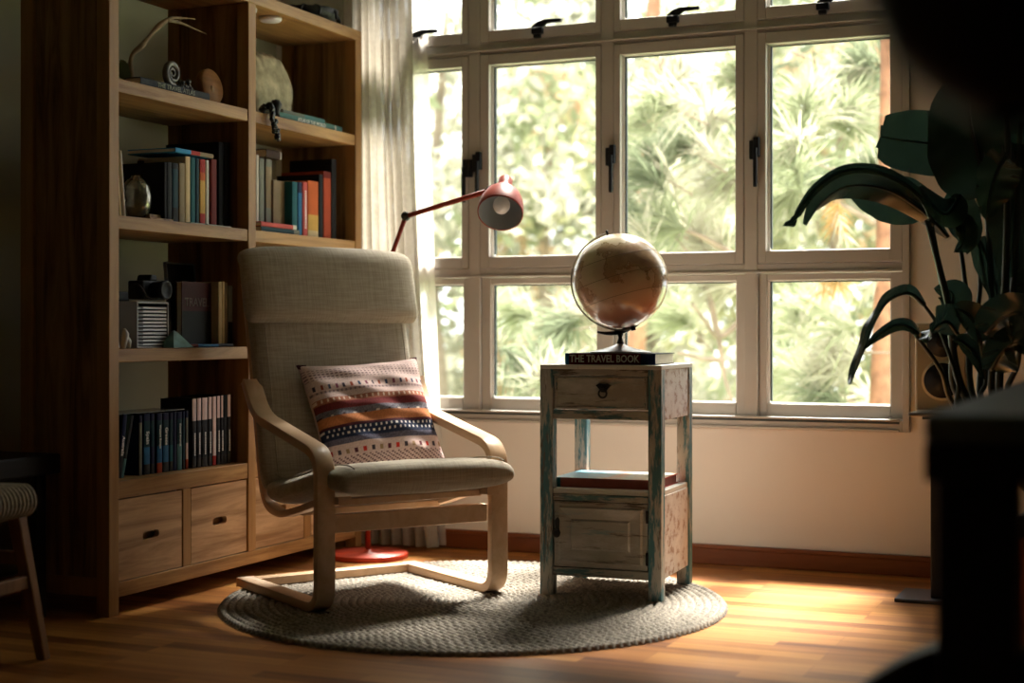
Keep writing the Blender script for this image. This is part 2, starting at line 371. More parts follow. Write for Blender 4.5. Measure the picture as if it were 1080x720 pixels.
for (a0, a1), (g0, g1) in zip(sx, cols):
    for z0, z1, y0, y1, nm in rows:
        up = .004 if nm == 'fixed_sash' else -.014
        mb = MB()
        for b in ((a0+.002, g0, up, .05, z0+.002, z1-.002), (g1, a1-.002, up, .05, z0+.002, z1-.002), (g0, g1, up, .05, z0+.002, y0), (g0, g1, up, .05, y1, z1-.002)): mb.box(*b)
        sash = build(nm, mb, M['frame'], win, .003)
        mb = MB(); w = .009
        for b in ((g0, g0+w, .012, .03, y0, y1), (g1-w*.4, g1, .012, .03, y0, y1), (g0, g1, .012, .03, y0, y0+w*.4), (g0, g1, .012, .03, y1-w*.4, y1)): mb.box(*b)
        build('glazing_bead', mb, M['bead'], sash)
        mb = MB(); q = g0+w
        for b in ((q, q+.006, .016, .03, y0+w, y1), (g0, g1, .016, .03, y1-w*.8, y1-w*.4)): mb.box(*b)
        build('gasket', mb, M['gasket'], sash)
        build('pane', MB().box(g0, g1, .028, .032, y0, y1), M['glass'], sash)
        if nm == 'casement_sash' and g0 > -3:        # lever handle on the left stile
            mb = MB(); hz = 1.508; hx = a0-.004
            mb.box(hx-.022, hx-.004, -.032, -.012, hz-.028, hz+.040); mb.box(hx-.006, hx+.016, -.036, -.014, hz-.02, hz+.05)
            mb.box(hx-.004, hx+.010, -.046, -.032, hz-.13, hz+.012)
            build('window_handle', mb, M['black'], sash, .003)
        if nm == 'casement_sash' and g0 < -3:
            mb = MB(); hz = 1.49; hx = a1+.002
            mb.box(hx-.004, hx+.018, -.032, -.012, hz-.03, hz+.04); mb.box(hx-.02, hx+.004, -.036, -.014, hz-.03, hz+.04); mb.box(hx-.02, hx-.006, -.046, -.03, hz-.13, hz+.01)
            build('window_handle', mb, M['black'], sash, .003)
        if nm == 'top_sash':
            c = (g0+g1)/2+(0 if g0 > -3 else .03)
            mb = MB(); mb.box(c-.035, c+.01, -.034, -.012, 2.0, 2.024); mb.box(c-.028, c+.0, -.03, -.012, 1.985, 2.0)
            mb.prism([(c-.03, 2.024), (c+.02, 2.022), (c+.035, 2.034), (c+.095, 2.036), (c+.095, 2.048), (c+.025, 2.050), (c-.005, 2.042)], lambda p, q, a: (p, a, q), -.05, -.034)
            build('window_handle', mb, M['black'], sash, .002)
# ---------------------------------------------------------------- curtain
cm, n_, l_, b_ = None, None, None, None
curt = thin('sheer_linen', (.43, .38, .315), .38, noise=.05, nscale=60, clear=.06)
def curtain():
    mb = MB(); nu, nv = 260, 40
    def f(u, v):
        z = .012+v*2.62
        # gathered: narrower at the middle height, spreading at the hem
        flare = (1-v)**2.2
        x0 = -3.055; x1 = -2.755+.13*flare
        x = x0+(x1-x0)*u
        ph = u*2*PI*8.5+.5*math.sin(5*u+2*v)
        amp = .026+.008*math.sin(9*u+1)
        y = YW-.098+amp*math.sin(ph)+.006*math.sin(ph*2.3+v*3)-.01*math.sin(v*4+u*7)
        return (x+.010*math.cos(ph), y, z)
    return mb.grid(f, nu, nv)
cu = build('curtain', curtain(), curt)
tag(cu, 'long cream linen curtain gathered at the left end of the window', 'curtain')
sheer = thin('sheer_edge', (.85, .80, .76), .5, clear=.45)
def sheer_f(u, v):
    z = .012+v*2.62; fl = (1-v)**1.5
    x0 = -2.80+.06*fl; x1 = -2.715+.09*fl
    ph = u*2*PI*2.2+v
    return (x0+(x1-x0)*u, YW-.040+.006*math.sin(ph), z)
sh = build('sheer_curtain', MB().grid(sheer_f, 50, 30), sheer)
tag(sh, 'thin see-through curtain hanging over the left window pane', 'curtain')
rod = thing('curtain_rod', 'metal curtain rod above the window, holding the cream curtain', 'curtain rod', (-1.95, YW-.098, 2.655))
build('rod', MB().tube([(-1.2, 0, 0), (1.2, 0, 0)], .011), M['chrome'], rod)
for q in (-1.15, 1.15): build('bracket', MB().box(q-.01, q+.01, 0, .098, -.02, .02), M['chrome'], rod)
# ================================================================== bookcase
BX0, BX1 = -3.25, -2.913
BY = [3.679, 3.726, 4.426, 4.473, 5.173, 5.220]
ZS = [.403, .803, 1.207, 1.620, 2.030]
bc = thing('bookcase', 'tall open-backed teak bookcase with four bottom drawers along the left wall', 'bookcase', (BX0, BY[0], 0))
def bpart(name, boxes, m, bevel=.0025, parent=bc):
    mb = MB()
    for b in boxes: mb.box(b[0]-BX0, b[1]-BX0, b[2]-BY[0], b[3]-BY[0], b[4], b[5])
    return build(name, mb, m, parent, bevel)
for y0, y1 in ((BY[0], BY[1]), (BY[2], BY[3]), (BY[4], BY[5])):
    zb0 = .0985 if y0 == BY[2] else 0
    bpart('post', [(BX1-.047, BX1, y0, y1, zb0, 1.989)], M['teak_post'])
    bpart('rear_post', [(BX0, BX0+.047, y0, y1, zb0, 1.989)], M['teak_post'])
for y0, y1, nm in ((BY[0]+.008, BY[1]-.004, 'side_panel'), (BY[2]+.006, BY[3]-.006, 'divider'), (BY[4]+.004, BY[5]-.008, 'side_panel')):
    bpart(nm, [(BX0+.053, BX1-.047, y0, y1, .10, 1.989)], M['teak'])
for y0, y1 in ((BY[0], BY[0]+.012), (BY[5]-.012, BY[5])):
    bpart('bottom_rail', [(BX0+.047, BX1-.047, y0, y1, .06, .115)], M['teak_post'])
for y0, y1 in ((BY[1], BY[2]), (BY[3], BY[4])):
    for z in ZS[:4]:
        th = .053 if z == ZS[0] else .041
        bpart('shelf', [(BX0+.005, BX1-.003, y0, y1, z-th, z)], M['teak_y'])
    ym = (y0+y1)/2
    bpart('drawer_stile', [(BX1-.03, BX1-.004, ym-.022, ym+.022, .098, .350)], M['teak_post'])
    for a, b in ((y0, ym-.022), (ym+.022, y1)):
        mb = MB(); a0, b0, z0, z1 = a+.004, b-.004, .101, .346; cy, cz = (a0+b0)/2, (z0+z1)/2
        n = 48; outer = []; inner = []
        for k in range(n):
            th = 2*PI*(k+.5)/n; c_, s_ = math.cos(th), math.sin(th)
            t = min((b0-a0)/2/max(abs(c_), 1e-6), (z1-z0)/2/max(abs(s_), 1e-6)); outer.append((cy+c_*t, cz+s_*t))
            L, r = .029, .0125
            px_, pz_ = c_*r+(L if c_ > 0 else -L)*min(1, abs(c_)*3), s_*r
            inner.append((cy+px_, cz+pz_))
        X1 = BX1-.006; X0 = BX1-.024
        V = lambda X, p: (X-BX0, p[0]-BY[0], p[1])
        for Xs in (X1, X0):
            mb.add([V(Xs, p) for p in outer]+[V(Xs, p) for p in inner], [(k, (k+1) % n, n+(k+1) % n, n+k) for k in range(n)])
        mb.add([V(X1, p) for p in outer]+[V(X0, p) for p in outer], [(k, (k+1) % n, n+(k+1) % n, n+k) for k in range(n)])
        mb.add([V(X1, p) for p in inner]+[V(X0, p) for p in inner], [(k, (k+1) % n, n+(k+1) % n, n+k) for k in range(n)])
        # corners of the outer ring
        for sy, sz in ((a0, z0), (b0, z0), (a0, z1), (b0, z1)):
            pts = sorted(outer, key=lambda p: (p[0]-sy)**2+(p[1]-sz)**2)[:2]
            mb.add([V(X1, (sy, sz)), V(X1, pts[0]), V(X1, pts[1])], [(0, 1, 2)])
        dr = build('drawer', mb, M['teak_drawer'], bc, 0)
        mb = MB(); mb.box(BX0+.03-BX0, X0-BX0-.012, a0+.01-BY[0], b0-.01-BY[0], z0, z1-.02)
        build('drawer_box', mb, M['teak_drawer'], dr)
bpart('bottom_board', [(BX0+.01, BX1-.002, BY[1], BY[4], .053, .098)], M['teak_y'])
bpart('top_board', [(BX0, BX1, BY[0], BY[5], ZS[4]-.041, ZS[4])], M['teak_y'])
# ================================================================== arm chair
CH = (-2.139, 4.18, .016); CA = math.atan2(-.547, .837)
ch = thing('armchair', 'bentwood cantilever armchair with beige linen cushion standing on the round rug', 'armchair', CH, (0, 0, CA))
U = lambda p, q, a: (p, -a, q)          # p forward, q up, a towards the right as seen from the camera
for sgn, tilt in ((-1, 0), (1, 0)):
    a0, a1 = (-.338, -.278) if sgn < 0 else (.278, .338)
    path = fillet([(-.555, .675), (-.475, .565), (-.015, .472), (-.015, .012), (-.60, .014)], [.07, .075, .07], 10)
    mb = MB().sweep(path, a0, a1, .028, U)
    build('side_frame', mb, M['birch'], ch, .002)
    mb = MB()
    mb.box(-.09, -.02, -(a0+.01) if sgn < 0 else -a1+.01, -(a1-.01) if sgn < 0 else -a0-.01, -.012, .0)
    build('foot_pad', mb, M['blackp'], ch)
build('rear_crossbar', MB().box(-.60, -.548, -.278, .278, .0, .028), M['birch'], ch, .003)
build('front_crossbar', MB().box(-.062, -.030, -.278, .278, .232, .288), M['birch'], ch, .003)
# cushion path in (forward, up); lower seat and reclined back
cp = smooth([(.075, .392), (-.10, .380), (-.28, .335), (-.41, .318), (-.485, .375), (-.515, .50), (-.56, .70), (-.612, .90), (-.655, 1.035)], 8)
for a in (-.262, .262):
    fr = [(.03, .336), (-.10, .322), (-.28, .277), (-.42, .255), (-.525, .30), (-.572, .48), (-.615, .69), (-.67, .92), (-.69, 1.0)]
    build('seat_rail', MB().sweep(smooth(fr, 7), a-.02, a+.02, .022, U), M['birch'], ch, .002)
for (u_, z_) in ((-.30, .268), (-.588, .55), (-.65, .84), (-.04, .326)):
    build('slat', MB().box(u_-.02, u_+.02, -.25, .25, z_-.01, z_+.01), M['birch'], ch, .003)
def cushion(path, half, th, end=.03, puff=.0, wf=None):
    mb = MB(); N = len(path); L = [0]
    for i in range(1, N): L.append(L[-1]+(path[i]-path[i-1]).length)
    K = 40
    def f(i, k):
        p = path[i]; d = (path[min(i+1, N-1)]-path[max(i-1, 0)]).normalized(); n = Vector((-d.y, d.x))
        e = min(L[i], L[-1]-L[i]); s = 1 if e > end else math.sqrt(max(0, 1-(1-e/end)**2))*.98+.02
        t = 2*PI*k/K; c, s_ = math.cos(t), math.sin(t)
        x = math.copysign(abs(c)**.28, c); y = math.copysign(abs(s_)**.62, s_)
        hw = half*(wf(L[i]/L[-1]) if wf else 1)-(1-s)*.02
        bulge = 1+puff*(1-x*x)
        q = p+n*(y*th/2*s*bulge)
        return U(q.x, q.y, x*hw)
    vs = [f(i, k) for i in range(N) for k in range(K)]
    fs = [(i*K+k, (i+1)*K+k, (i+1)*K+(k+1) % K, i*K+(k+1) % K) for i in range(N-1) for k in range(K)]
    fs.append(tuple(range(K))); fs.append(tuple((N-1)*K+k for k in range(K))[::-1])
    return mb.add(vs, fs, 0, True)
seat_path = [p for p in smooth([(.105, .388), (.04, .397), (-.10, .385), (-.28, .345), (-.40, .325), (-.46, .335)], 9)]
back_path = [p for p in smooth([(-.455, .330), (-.492, .375), (-.520, .50), (-.562, .70), (-.612, .90), (-.645, 1.03)], 9)]
cu_seat = build('seat_cushion', cushion(seat_path, .305, .080, .04, .25), M['linen'], ch)
cu_back = build('back_cushion', cushion(back_path, .300, .070, .035, .25, lambda t: 1-.03*t), M['linen'], ch)
hp = smooth([(-.560, .868), (-.575, .93), (-.597, 1.02), (-.617, 1.075), (-.66, 1.085)], 8)
build('headrest', cushion(hp, .322, .085, .045, .2), M['linen'], ch)
# seams along the cushion edges
for sg in (-1, 1):
    build('piping', MB().tube([U(p.x, p.y+.0455, sg*.262) for p in seat_path[2:]], .0022, 6), M['linen'], cu_seat)
    pts = []
    for i, p in enumerate(back_path[3:-3]):
        d = (back_path[i+4]-back_path[i+2]).normalized(); n = Vector((-d.y, d.x)); q = p-n*.043
        pts.append(U(q.x, q.y, sg*.258))
    build('piping', MB().tube(pts, .0022, 6), M['linen'], cu_back)
# ---------------------------------------------------------------- kilim pillow
def hexc(r, g, b): f = lambda c: ((c/255)/12.92 if c/255 < .04045 else ((c/255+.055)/1.055)**2.4); return (f(r), f(g), f(b))
def kilim():
    n = 150; W_, H_ = .455, .405; mb = MB(); cols = []; rnd = random.Random(3)
    base = hexc(205, 178, 172)
    def colour(u, v):         # v 0 bottom .. 1 top
        cell = math.floor(u*70); r = rnd.random()
        def j(c, a=.12): k = 1+a*(r-.5)*2; return tuple(x*k for x in c)
        if v > .93: return j(base)
        if v > .83:
            return j(hexc(120, 92, 96)) if (math.floor(u*60) + math.floor(v*80)) % 2 == 0 and math.floor(v*80) % 2 == 0 else j(base)
        if .735 < v < .775:
            w = (u*17) % 1; kk = int(u*17)
            if abs(w-.5) < .17 and abs(v-.755) < .017: return [hexc(60, 50, 70), hexc(150, 70, 50), hexc(45, 60, 90), hexc(120, 60, 80)][kk % 4]
            return j(base)
        if .70 < v < .72: return j(hexc(176, 148, 146)) if int(u*90) % 3 else j(hexc(120, 100, 104))
        if .61 < v < .655:
            if abs(v-.633) < .012 and (u*22) % 1 < .3: return hexc(215, 190, 170)
            return j(hexc(158, 98, 76), .2)
        if .55 < v <= .61: return j(hexc(110, 42, 42), .25)
        if .49 < v <= .55:
            if v < .51 and (u*11) % 1 < .25: return hexc(210, 195, 185) if int(u*11) % 2 else hexc(60, 35, 35)
            return j(hexc(105, 100, 108), .45)
        if .41 < v <= .49: return j(hexc(178, 110, 68), .22)
        if .39 < v <= .41: return j(hexc(80, 35, 45), .2)
        if .30 < v <= .39:
            if (abs(v-.375) < .009 or abs(v-.335) < .009) and ((u*24+(0 if v > .35 else .5)) % 1) < .34: return hexc(220, 210, 205)
            return j(hexc(34, 42, 66), .3)
        if .25 < v <= .30: return j(hexc(92, 88, 104), .45)
        if .165 < v < .205:
            w = (u*15) % 1; kk = int(u*15)
            if abs(w-.5) < .2 and abs(v-.185) < .018: return [hexc(190, 45, 30), hexc(60, 50, 60), hexc(150, 120, 90), hexc(90, 40, 50)][kk % 4]
            return j(base)
        if .03 < v < .145:
            return j(hexc(110, 82, 88)) if (math.floor(u*62)+math.floor(v*78)) % 3 == 0 else j(base)
        return j(base)
    vs = []; fs = []; N = n
    for side in (1, -1):
        for i in range(N):
            for k in range(N):
                u, v = i/(N-1), k/(N-1); a, b = 2*u-1, 2*v-1
                th = (max(0, (1-a**2))**.5*max(0, (1-b**2))**.5)**.75
                pinch = 1-.075*(1-abs(a)**2)*abs(b)**3; pinch2 = 1-.075*(1-abs(b)**2)*abs(a)**3
                wr = .004*math.sin(18*u+9*v)*th+.003*math.sin(40*v+11*u)*th
                vs.append(((a*W_/2)*pinch2, side*(.068*th)+wr*side, (b*H_/2)*pinch+H_/2)); cols.append(colour(u, v) if side < 0 else base)
        o_ = 0 if side == 1 else N*N
        for i in range(N-1):
            for k in range(N-1):
                q = (o_+i*N+k, o_+(i+1)*N+k, o_+(i+1)*N+k+1, o_+i*N+k+1); fs.append(q if side == -1 else q[::-1])
    mb.add(vs, fs, 0, True); mb.cols = cols; return mb
pil = build('cushion', kilim(), vcol('woven_kilim', .95, .5, 220))
tag(pil, 'striped woven throw pillow in pink, rust and navy leaning in the beige armchair', 'cushion')
cw = Matrix.Translation(Vector(CH)) @ Matrix.Rotation(CA, 4, 'Z')
pil.matrix_world = cw @ Matrix.Translation((-.325, .080, .372)) @ Matrix.Rotation(PI/2, 4, 'Z') @ Matrix.Rotation(math.radians(-26), 4, 'X') @ Matrix.Rotation(math.radians(-3), 4, 'Y')
ccl = cmat('dark_corner_cloth', hexc(75, 40, 45))
for a, b in ((-1, 1), (1, 1), (1, -1)):
    build('corner_patch', MB().add([(a*.229, -.007, .2025+b*.204), (a*.200, -.011, .2025+b*.200), (a*.217, -.009, .2025+b*.170), (a*.231, .004, .2045+b*.204), (a*.202, .001, .2045+b*.202), (a*.220, .001, .2025+b*.172)], [(0, 1, 2), (3, 5, 4), (0, 3, 4, 1), (1, 4, 5, 2), (2, 5, 3, 0)]), ccl, pil)
# ================================================================== round rug
def rug():
    R = .79; nr, na = 192, 1400; rings = 32; vs = []; fs = []
    for i in range(nr+1):
        for k in range(na):
            q = i/nr; th = 2*PI*k/na
            fr = q*rings-th/(2*PI)*.0; ring = math.floor(min(fr, rings-.001)); w = fr-ring
            cnt = max(6, round(2*PI*(ring+.5)*R/rings/.025))
            ph = th*cnt+(PI if ring % 2 else 0)*.6
            prof = math.sqrt(max(0, 1-(2*w-1)**2))
            z = .003+.015*prof*(.62+.38*abs(math.sin(ph/2+(w-.5)*2.6*(1 if w < .5 else -1))))
            r = q*R*(1+.006*math.sin(th*cnt) if i == nr else 1)
            if i == nr: z = .002
            vs.append((r*math.cos(th), r*math.sin(th), z))
    for i in range(nr):
        for k in range(na):
            k2 = (k+1) % na; fs.append((i*na+k, (i+1)*na+k, (i+1)*na+k2, i*na+k2))
    return MB().add(vs, fs, 0, True)
rg = build('rug', rug(), plain('braided_jute', (.25, .215, .175), .95, noise=.45, nscale=90, bump=.5, bscale=260), loc=(-2.016, 4.334, 0))
tag(rg, 'round braided grey-beige jute rug on the parquet under the armchair', 'rug')
# ================================================================== distressed side table
ST = thing('side_table', 'distressed white and teal painted side table with drawer and small door', 'side table', (-1.857, 4.495, .014), (0, 0, math.radians(2.5)))
TW, TD, TH, LG = .402, .39, .736, .043
cream = (.50, .44, .36)
P_beige = painted('worn_beige_paint', [((.38, .34, .27), 0, 0), ((.52, .48, .42), .48, .66), ((.13, .095, .06), .57, .66), ((.22, .30, .28), .60, .70)], [None, (5, 5, 14), (5, 9, 42), (4, 9, 30)])
P_leg = painted('worn_teal_paint', [((.40, .37, .31), 0, 0), ((.055, .16, .18), .46, .54), ((.13, .09, .06), .56, .64), ((.46, .43, .38), .58, .68)], [None, (30, 30, 5), (55, 55, 7), (40, 40, 9)])
P_rail = painted('worn_rail_paint', [((.38, .34, .27), 0, 0), ((.07, .15, .15), .53, .60), ((.11, .08, .05), .54, .62)], [None, (5, 20, 30), (7, 20, 50)])
P_side = painted('scuffed_side_paint', [((.55, .50, .45), 0, 0), ((.30, .18, .12), .50, .62), ((.62, .57, .52), .52, .64)], [None, (30, 26, 34), (9, 9, 12)])
P_top = painted('white_top_paint', [((.62, .59, .53), 0, 0), ((.30, .24, .18), .62, .72)], [None, (20, 8, 8)])
def sp(name, boxes, m, parent=ST, bevel=.002, label=None):
    mb = MB()
    for b in boxes: mb.box(*b)
    return build(name, mb, m, parent, bevel, label=label)
for x in (0, TW-LG):
    for y in (0, TD-LG): sp('leg', [(x, x+LG, y, y+LG, 0, .722)], P_leg)
sp('table_top', [(0, TW, 0, TD, .722, .736)], P_top)
for za, zb_ in ((.702, .722), (.563, .592)): sp('front_rail', [(LG, TW-LG, .003, .025, za, zb_)], P_rail)
sp('back_panel', [(LG, TW-LG, TD-.022, TD-.005, .563, .722)], P_side)
for x in (.004, TW-.018): sp('upper_side_panel', [(x, x+.014, LG, TD-LG, .563, .722)], P_side)
dr = sp('drawer', [(LG+.003, TW-LG-.003, .006, .026, .595, .700)], P_beige)
sp('drawer_moulding', [(LG+.010, TW-LG-.010, .003, .008, .692, .696), (LG+.010, TW-LG-.010, .003, .008, .600, .604), (LG+.010, LG+.014, .003, .008, .600, .696), (TW-LG-.014, TW-LG-.010, .003, .008, .600, .696)], P_rail, dr)
sp('drawer_box', [(LG+.02, TW-LG-.02, .026, TD-.04, .60, .69)], P_side, dr)
mb = MB(); cx = TW/2+.012; mb.prism([(cx-.025, .672), (cx-.012, .678), (cx, .675), (cx+.012, .678), (cx+.025, .672), (cx+.014, .660), (cx+.006, .650), (cx-.006, .650), (cx-.014, .660)], lambda p, q, a: (p, a, q), -.002, .006)
mb.ball((cx, -.004, .664), .008, 8)
mb.tube([(cx+.013*math.sin(t), -.008, .646-.013*math.cos(t)) for t in [2*PI*k/20 for k in range(21)]], .0032, 8)
build('ring_pull', mb, M['iron'], dr)
sp('shelf', [(.006, TW-.006, .006, TD-.006, .325, .341)], P_top)
for ya, yb in ((.003, .025), (TD-.025, TD-.005)): sp('shelf_rail', [(LG, TW-LG, ya, yb, .304, .325)], P_rail)
for ya, yb in ((.003, .025), (TD-.025, TD-.005)): sp('bottom_rail', [(LG, TW-LG, ya, yb, .064, .090)], P_rail)
sp('cabinet_floor', [(.01, TW-.01, .01, TD-.01, .075, .085)], P_side)
for x in (.004, TW-.018): sp('lower_side_panel', [(x, x+.014, LG, TD-LG, .064, .325)], P_side)
sp('cabinet_back', [(LG, TW-LG, TD-.02, TD-.008, .09, .304)], P_side)
door = sp('cabinet_door', [(LG+.003, TW-LG-.003, .006, .022, .093, .301)], P_beige)
mb = MB(); a0, a1, z0, z1 = LG+.020, TW-LG-.020, .108, .286
ring = lambda i, y: [(a0+i, y, z0+i), (a1-i, y, z0+i), (a1-i, y, z1-i), (a0+i, y, z1-i)]
lv = [ring(0, .006), ring(.005, -.002), ring(.012, .0), ring(.040, .004), ring(.046, -.001)]
vs = [p for r in lv for p in r]; fs = [(4*i+k, 4*i+(k+1) % 4, 4*i+4+(k+1) % 4, 4*i+4+k) for i in range(len(lv)-1) for k in range(4)]+[(16, 17, 18, 19)]
mb.add(vs, fs); build('raised_panel', mb, P_beige, door)
mb = MB(); hx, hz = LG+.016, .205
mb.prism([(hx-.008, hz+.034), (hx, hz+.044), (hx+.008, hz+.034), (hx+.006, hz+.01), (hx+.012, hz-.004), (hx+.004, hz-.016), (hx-.004, hz-.016), (hx-.012, hz-.004), (hx-.006, hz+.01)], lambda p, q, a: (p, a, q), -.002, .006)
mb.tube([(hx+.010*math.sin(t), -.007, hz-.004-.013*math.cos(t)) for t in [2*PI*k/20 for k in range(21)]], .003, 8)
build('door_pull', mb, M['iron'], door)
for z in (.262, .13): sp('hinge', [(TW-LG-.008, TW-LG+.002, .0, .006, z-.02, z+.02)], M['iron'], door, .001)
stw = Matrix.Translation((-1.857, 4.495, .014)) @ Matrix.Rotation(math.radians(2.5), 4, 'Z')
# ================================================================== books
def book(label, h, dep, t, cover, loc, rot=(0, 0, 0), bands=None, title=None, tsize=.012, tfit=None, tcol=None, toff=0, group=None, hard=True, page=None, name='book', flip=1):
    """origin bottom centre of the spine; spine faces +X; h up Z; dep back along -X; t along Y"""
    e = thing(name, label, 'book', loc, rot, group)
    b = .0025 if hard else .0012
    mb = MB(); mats = [cover]
    mb.box(-dep, -.003, -t/2, -t/2+b, 0, h); mb.box(-dep, -.003, t/2-b, t/2, 0, h)
    zs = [0, 1.0]; bm = [0]
    if bands:
        zs = [0]+[q[0] for q in bands]; bm = []
        for q in bands:
            if q[1] not in mats: mats.append(q[1])
            bm.append(mats.index(q[1]))
    K = 8
    for i in range(len(zs)-1):
        vs = []
        for z in (zs[i]*h, zs[i+1]*h):
            for k in range(K+1):
                a = -PI/2+PI*k/K; vs.append((-.003+.003*math.cos(a), math.sin(a)*t/2, z))
            for k in range(K, -1, -1):
                a = -PI/2+PI*k/K; vs.append((-.005+.003*math.cos(a), math.sin(a)*(t/2-b), z))
        n = 2*K+2; mb.add(vs, [(j, (j+1) % n, n+(j+1) % n, n+j) for j in range(n)]+([tuple(range(n))[::-1]] if i == 0 else [])+([tuple(range(n, 2*n))] if i == len(zs)-2 else []), bm[i])
    build('cover', mb, mats, e)
    i_ = .004 if hard else .001
    build('pages', MB().box(-dep+i_, -.005, -t/2+b, t/2-b, i_, h-i_), page or M['paper'], e)
    if title:
        vs, fs = text_mb(title, tsize, fit=tfit)
        mb = MB(); mb.M = Matrix.Translation((.0005, 0, h/2+toff)) @ Matrix.Rotation(PI/2, 4, 'Y') @ Matrix.Rotation(PI/2 if flip > 0 else PI/2, 4, 'Z')
        # text runs down the spine: x -> -z, y -> +y
        R_ = Matrix(((0, 0, 1, .0006), (0, flip, 0, 0), (-flip, 0, 0, h/2+toff), (0, 0, 0, 1))) if flip > 0 else Matrix(((0, 0, 1, .0006), (0, -1, 0, 0), (1, 0, 0, h/2+toff), (0, 0, 0, 1)))
        mb.M = R_
        mb.add(vs, fs); build('title', mb, tcol or M['letter'], e)
    return e
c_navy = cmat('navy_cover', hexc(30, 36, 66)); c_maroon = cmat('maroon_cover', hexc(98, 26, 38)); c_black = cmat('black_cover', (.010, .010, .011)); c_white = cmat('white_cover', (.62, .58, .52))
c_teal = cmat('teal_cover', hexc(32, 92, 100)); c_dteal = cmat('dark_teal_cover', hexc(28, 58, 66)); c_cream = cmat('cream_cover', hexc(205, 182, 140)); c_orange = cmat('orange_cover', hexc(190, 92, 40))
c_red = cmat('red_cover', hexc(165, 48, 40)); c_dred = cmat('dark_red_cover', hexc(105, 30, 22)); c_blue = cmat('blue_cover', hexc(50, 132, 178)); c_grey = cmat('grey_cover', hexc(120, 122, 112)); c_yellow = cmat('yellow_cover', hexc(200, 158, 80))
c_pink = cmat('coral_cover', hexc(195, 85, 80)); c_tan = cmat('tan_cover', hexc(140, 122, 96)); c_green = cmat('green_cover', hexc(58, 66, 44)); c_brown = cmat('brown_cover', hexc(60, 40, 28)); c_gt = cmat('grey_teal_cover', hexc(88, 128, 128))
c_gblue = cmat('guide_blue', hexc(38, 98, 140)); c_gdark = cmat('guide_photo_dark', hexc(62, 60, 58), noise=.6); c_mauve = cmat('guide_pale', hexc(222, 200, 196)); c_char = cmat('guide_charcoal', hexc(44, 46, 50), noise=.4); c_rust = cmat('guide_rust', hexc(170, 70, 40))
# the book under the globe: spine faces the camera side (-Y)
book('thick dark book with THE TRAVEL BOOK on its spine, under the globe', .300, .235, .036, c_black,
     (-1.487, 4.548, .750+.018), (PI/2, 0, math.radians(-87.5)), [(.16, c_navy), (.955, c_maroon), (1.0, c_gblue)], 'THE TRAVEL BOOK', .0330, .232, None, .018, name='travel_book')
# large picture book on the middle shelf of the side table
pb = book('large coral and blue picture book lying on the middle shelf of the side table', .345, .265, .030, c_pink,
     (-1.487, 4.566, .355+.015), (PI/2, 0, math.radians(-87)), [(.93, cmat('coral_brown_spine', hexc(165, 92, 84))), (1.0, c_teal)], None, name='picture_book', page=cmat('reddish_page_edge', hexc(150, 90, 80)))
def cover_mat():
    m, n, l, b = mat('printed_cover'); tc = n.new('ShaderNodeTexCoord'); t = n.new('ShaderNodeTexNoise'); t.inputs['Scale'].default_value = 9
    sp_ = n.new('ShaderNodeSeparateXYZ'); l.new(tc.outputs['Object'], sp_.inputs[0]); l.new(tc.outputs['Object'], t.inputs['Vector'])
    a = n.new('ShaderNodeMath'); a.operation = 'MULTIPLY_ADD'; a.inputs[1].default_value = .12; l.new(t.outputs['Fac'], a.inputs[0]); l.new(sp_.outputs['Z'], a.inputs[2])
    r = n.new('ShaderNodeValToRGB'); e = r.color_ramp.elements; e[0].position = .12; e[0].color = (*hexc(215, 190, 165), 1); e[1].position = .30; e[1].color = (*hexc(110, 165, 185), 1)
    q = e.new(.17); q.color = (*hexc(200, 205, 195), 1); q = e.new(.22); q.color = (*hexc(205, 145, 115), 1); q = e.new(.25); q.color = (*hexc(150, 180, 185), 1)
    l.new(a.outputs[0], r.inputs[0]); l.new(r.outputs[0], b.inputs['Base Color']); b.inputs['Roughness'].default_value = .35; return m
build('front_cover_print', MB().box(-.263, -.004, .0150, .0156, .002, .343), cover_mat(), pb)
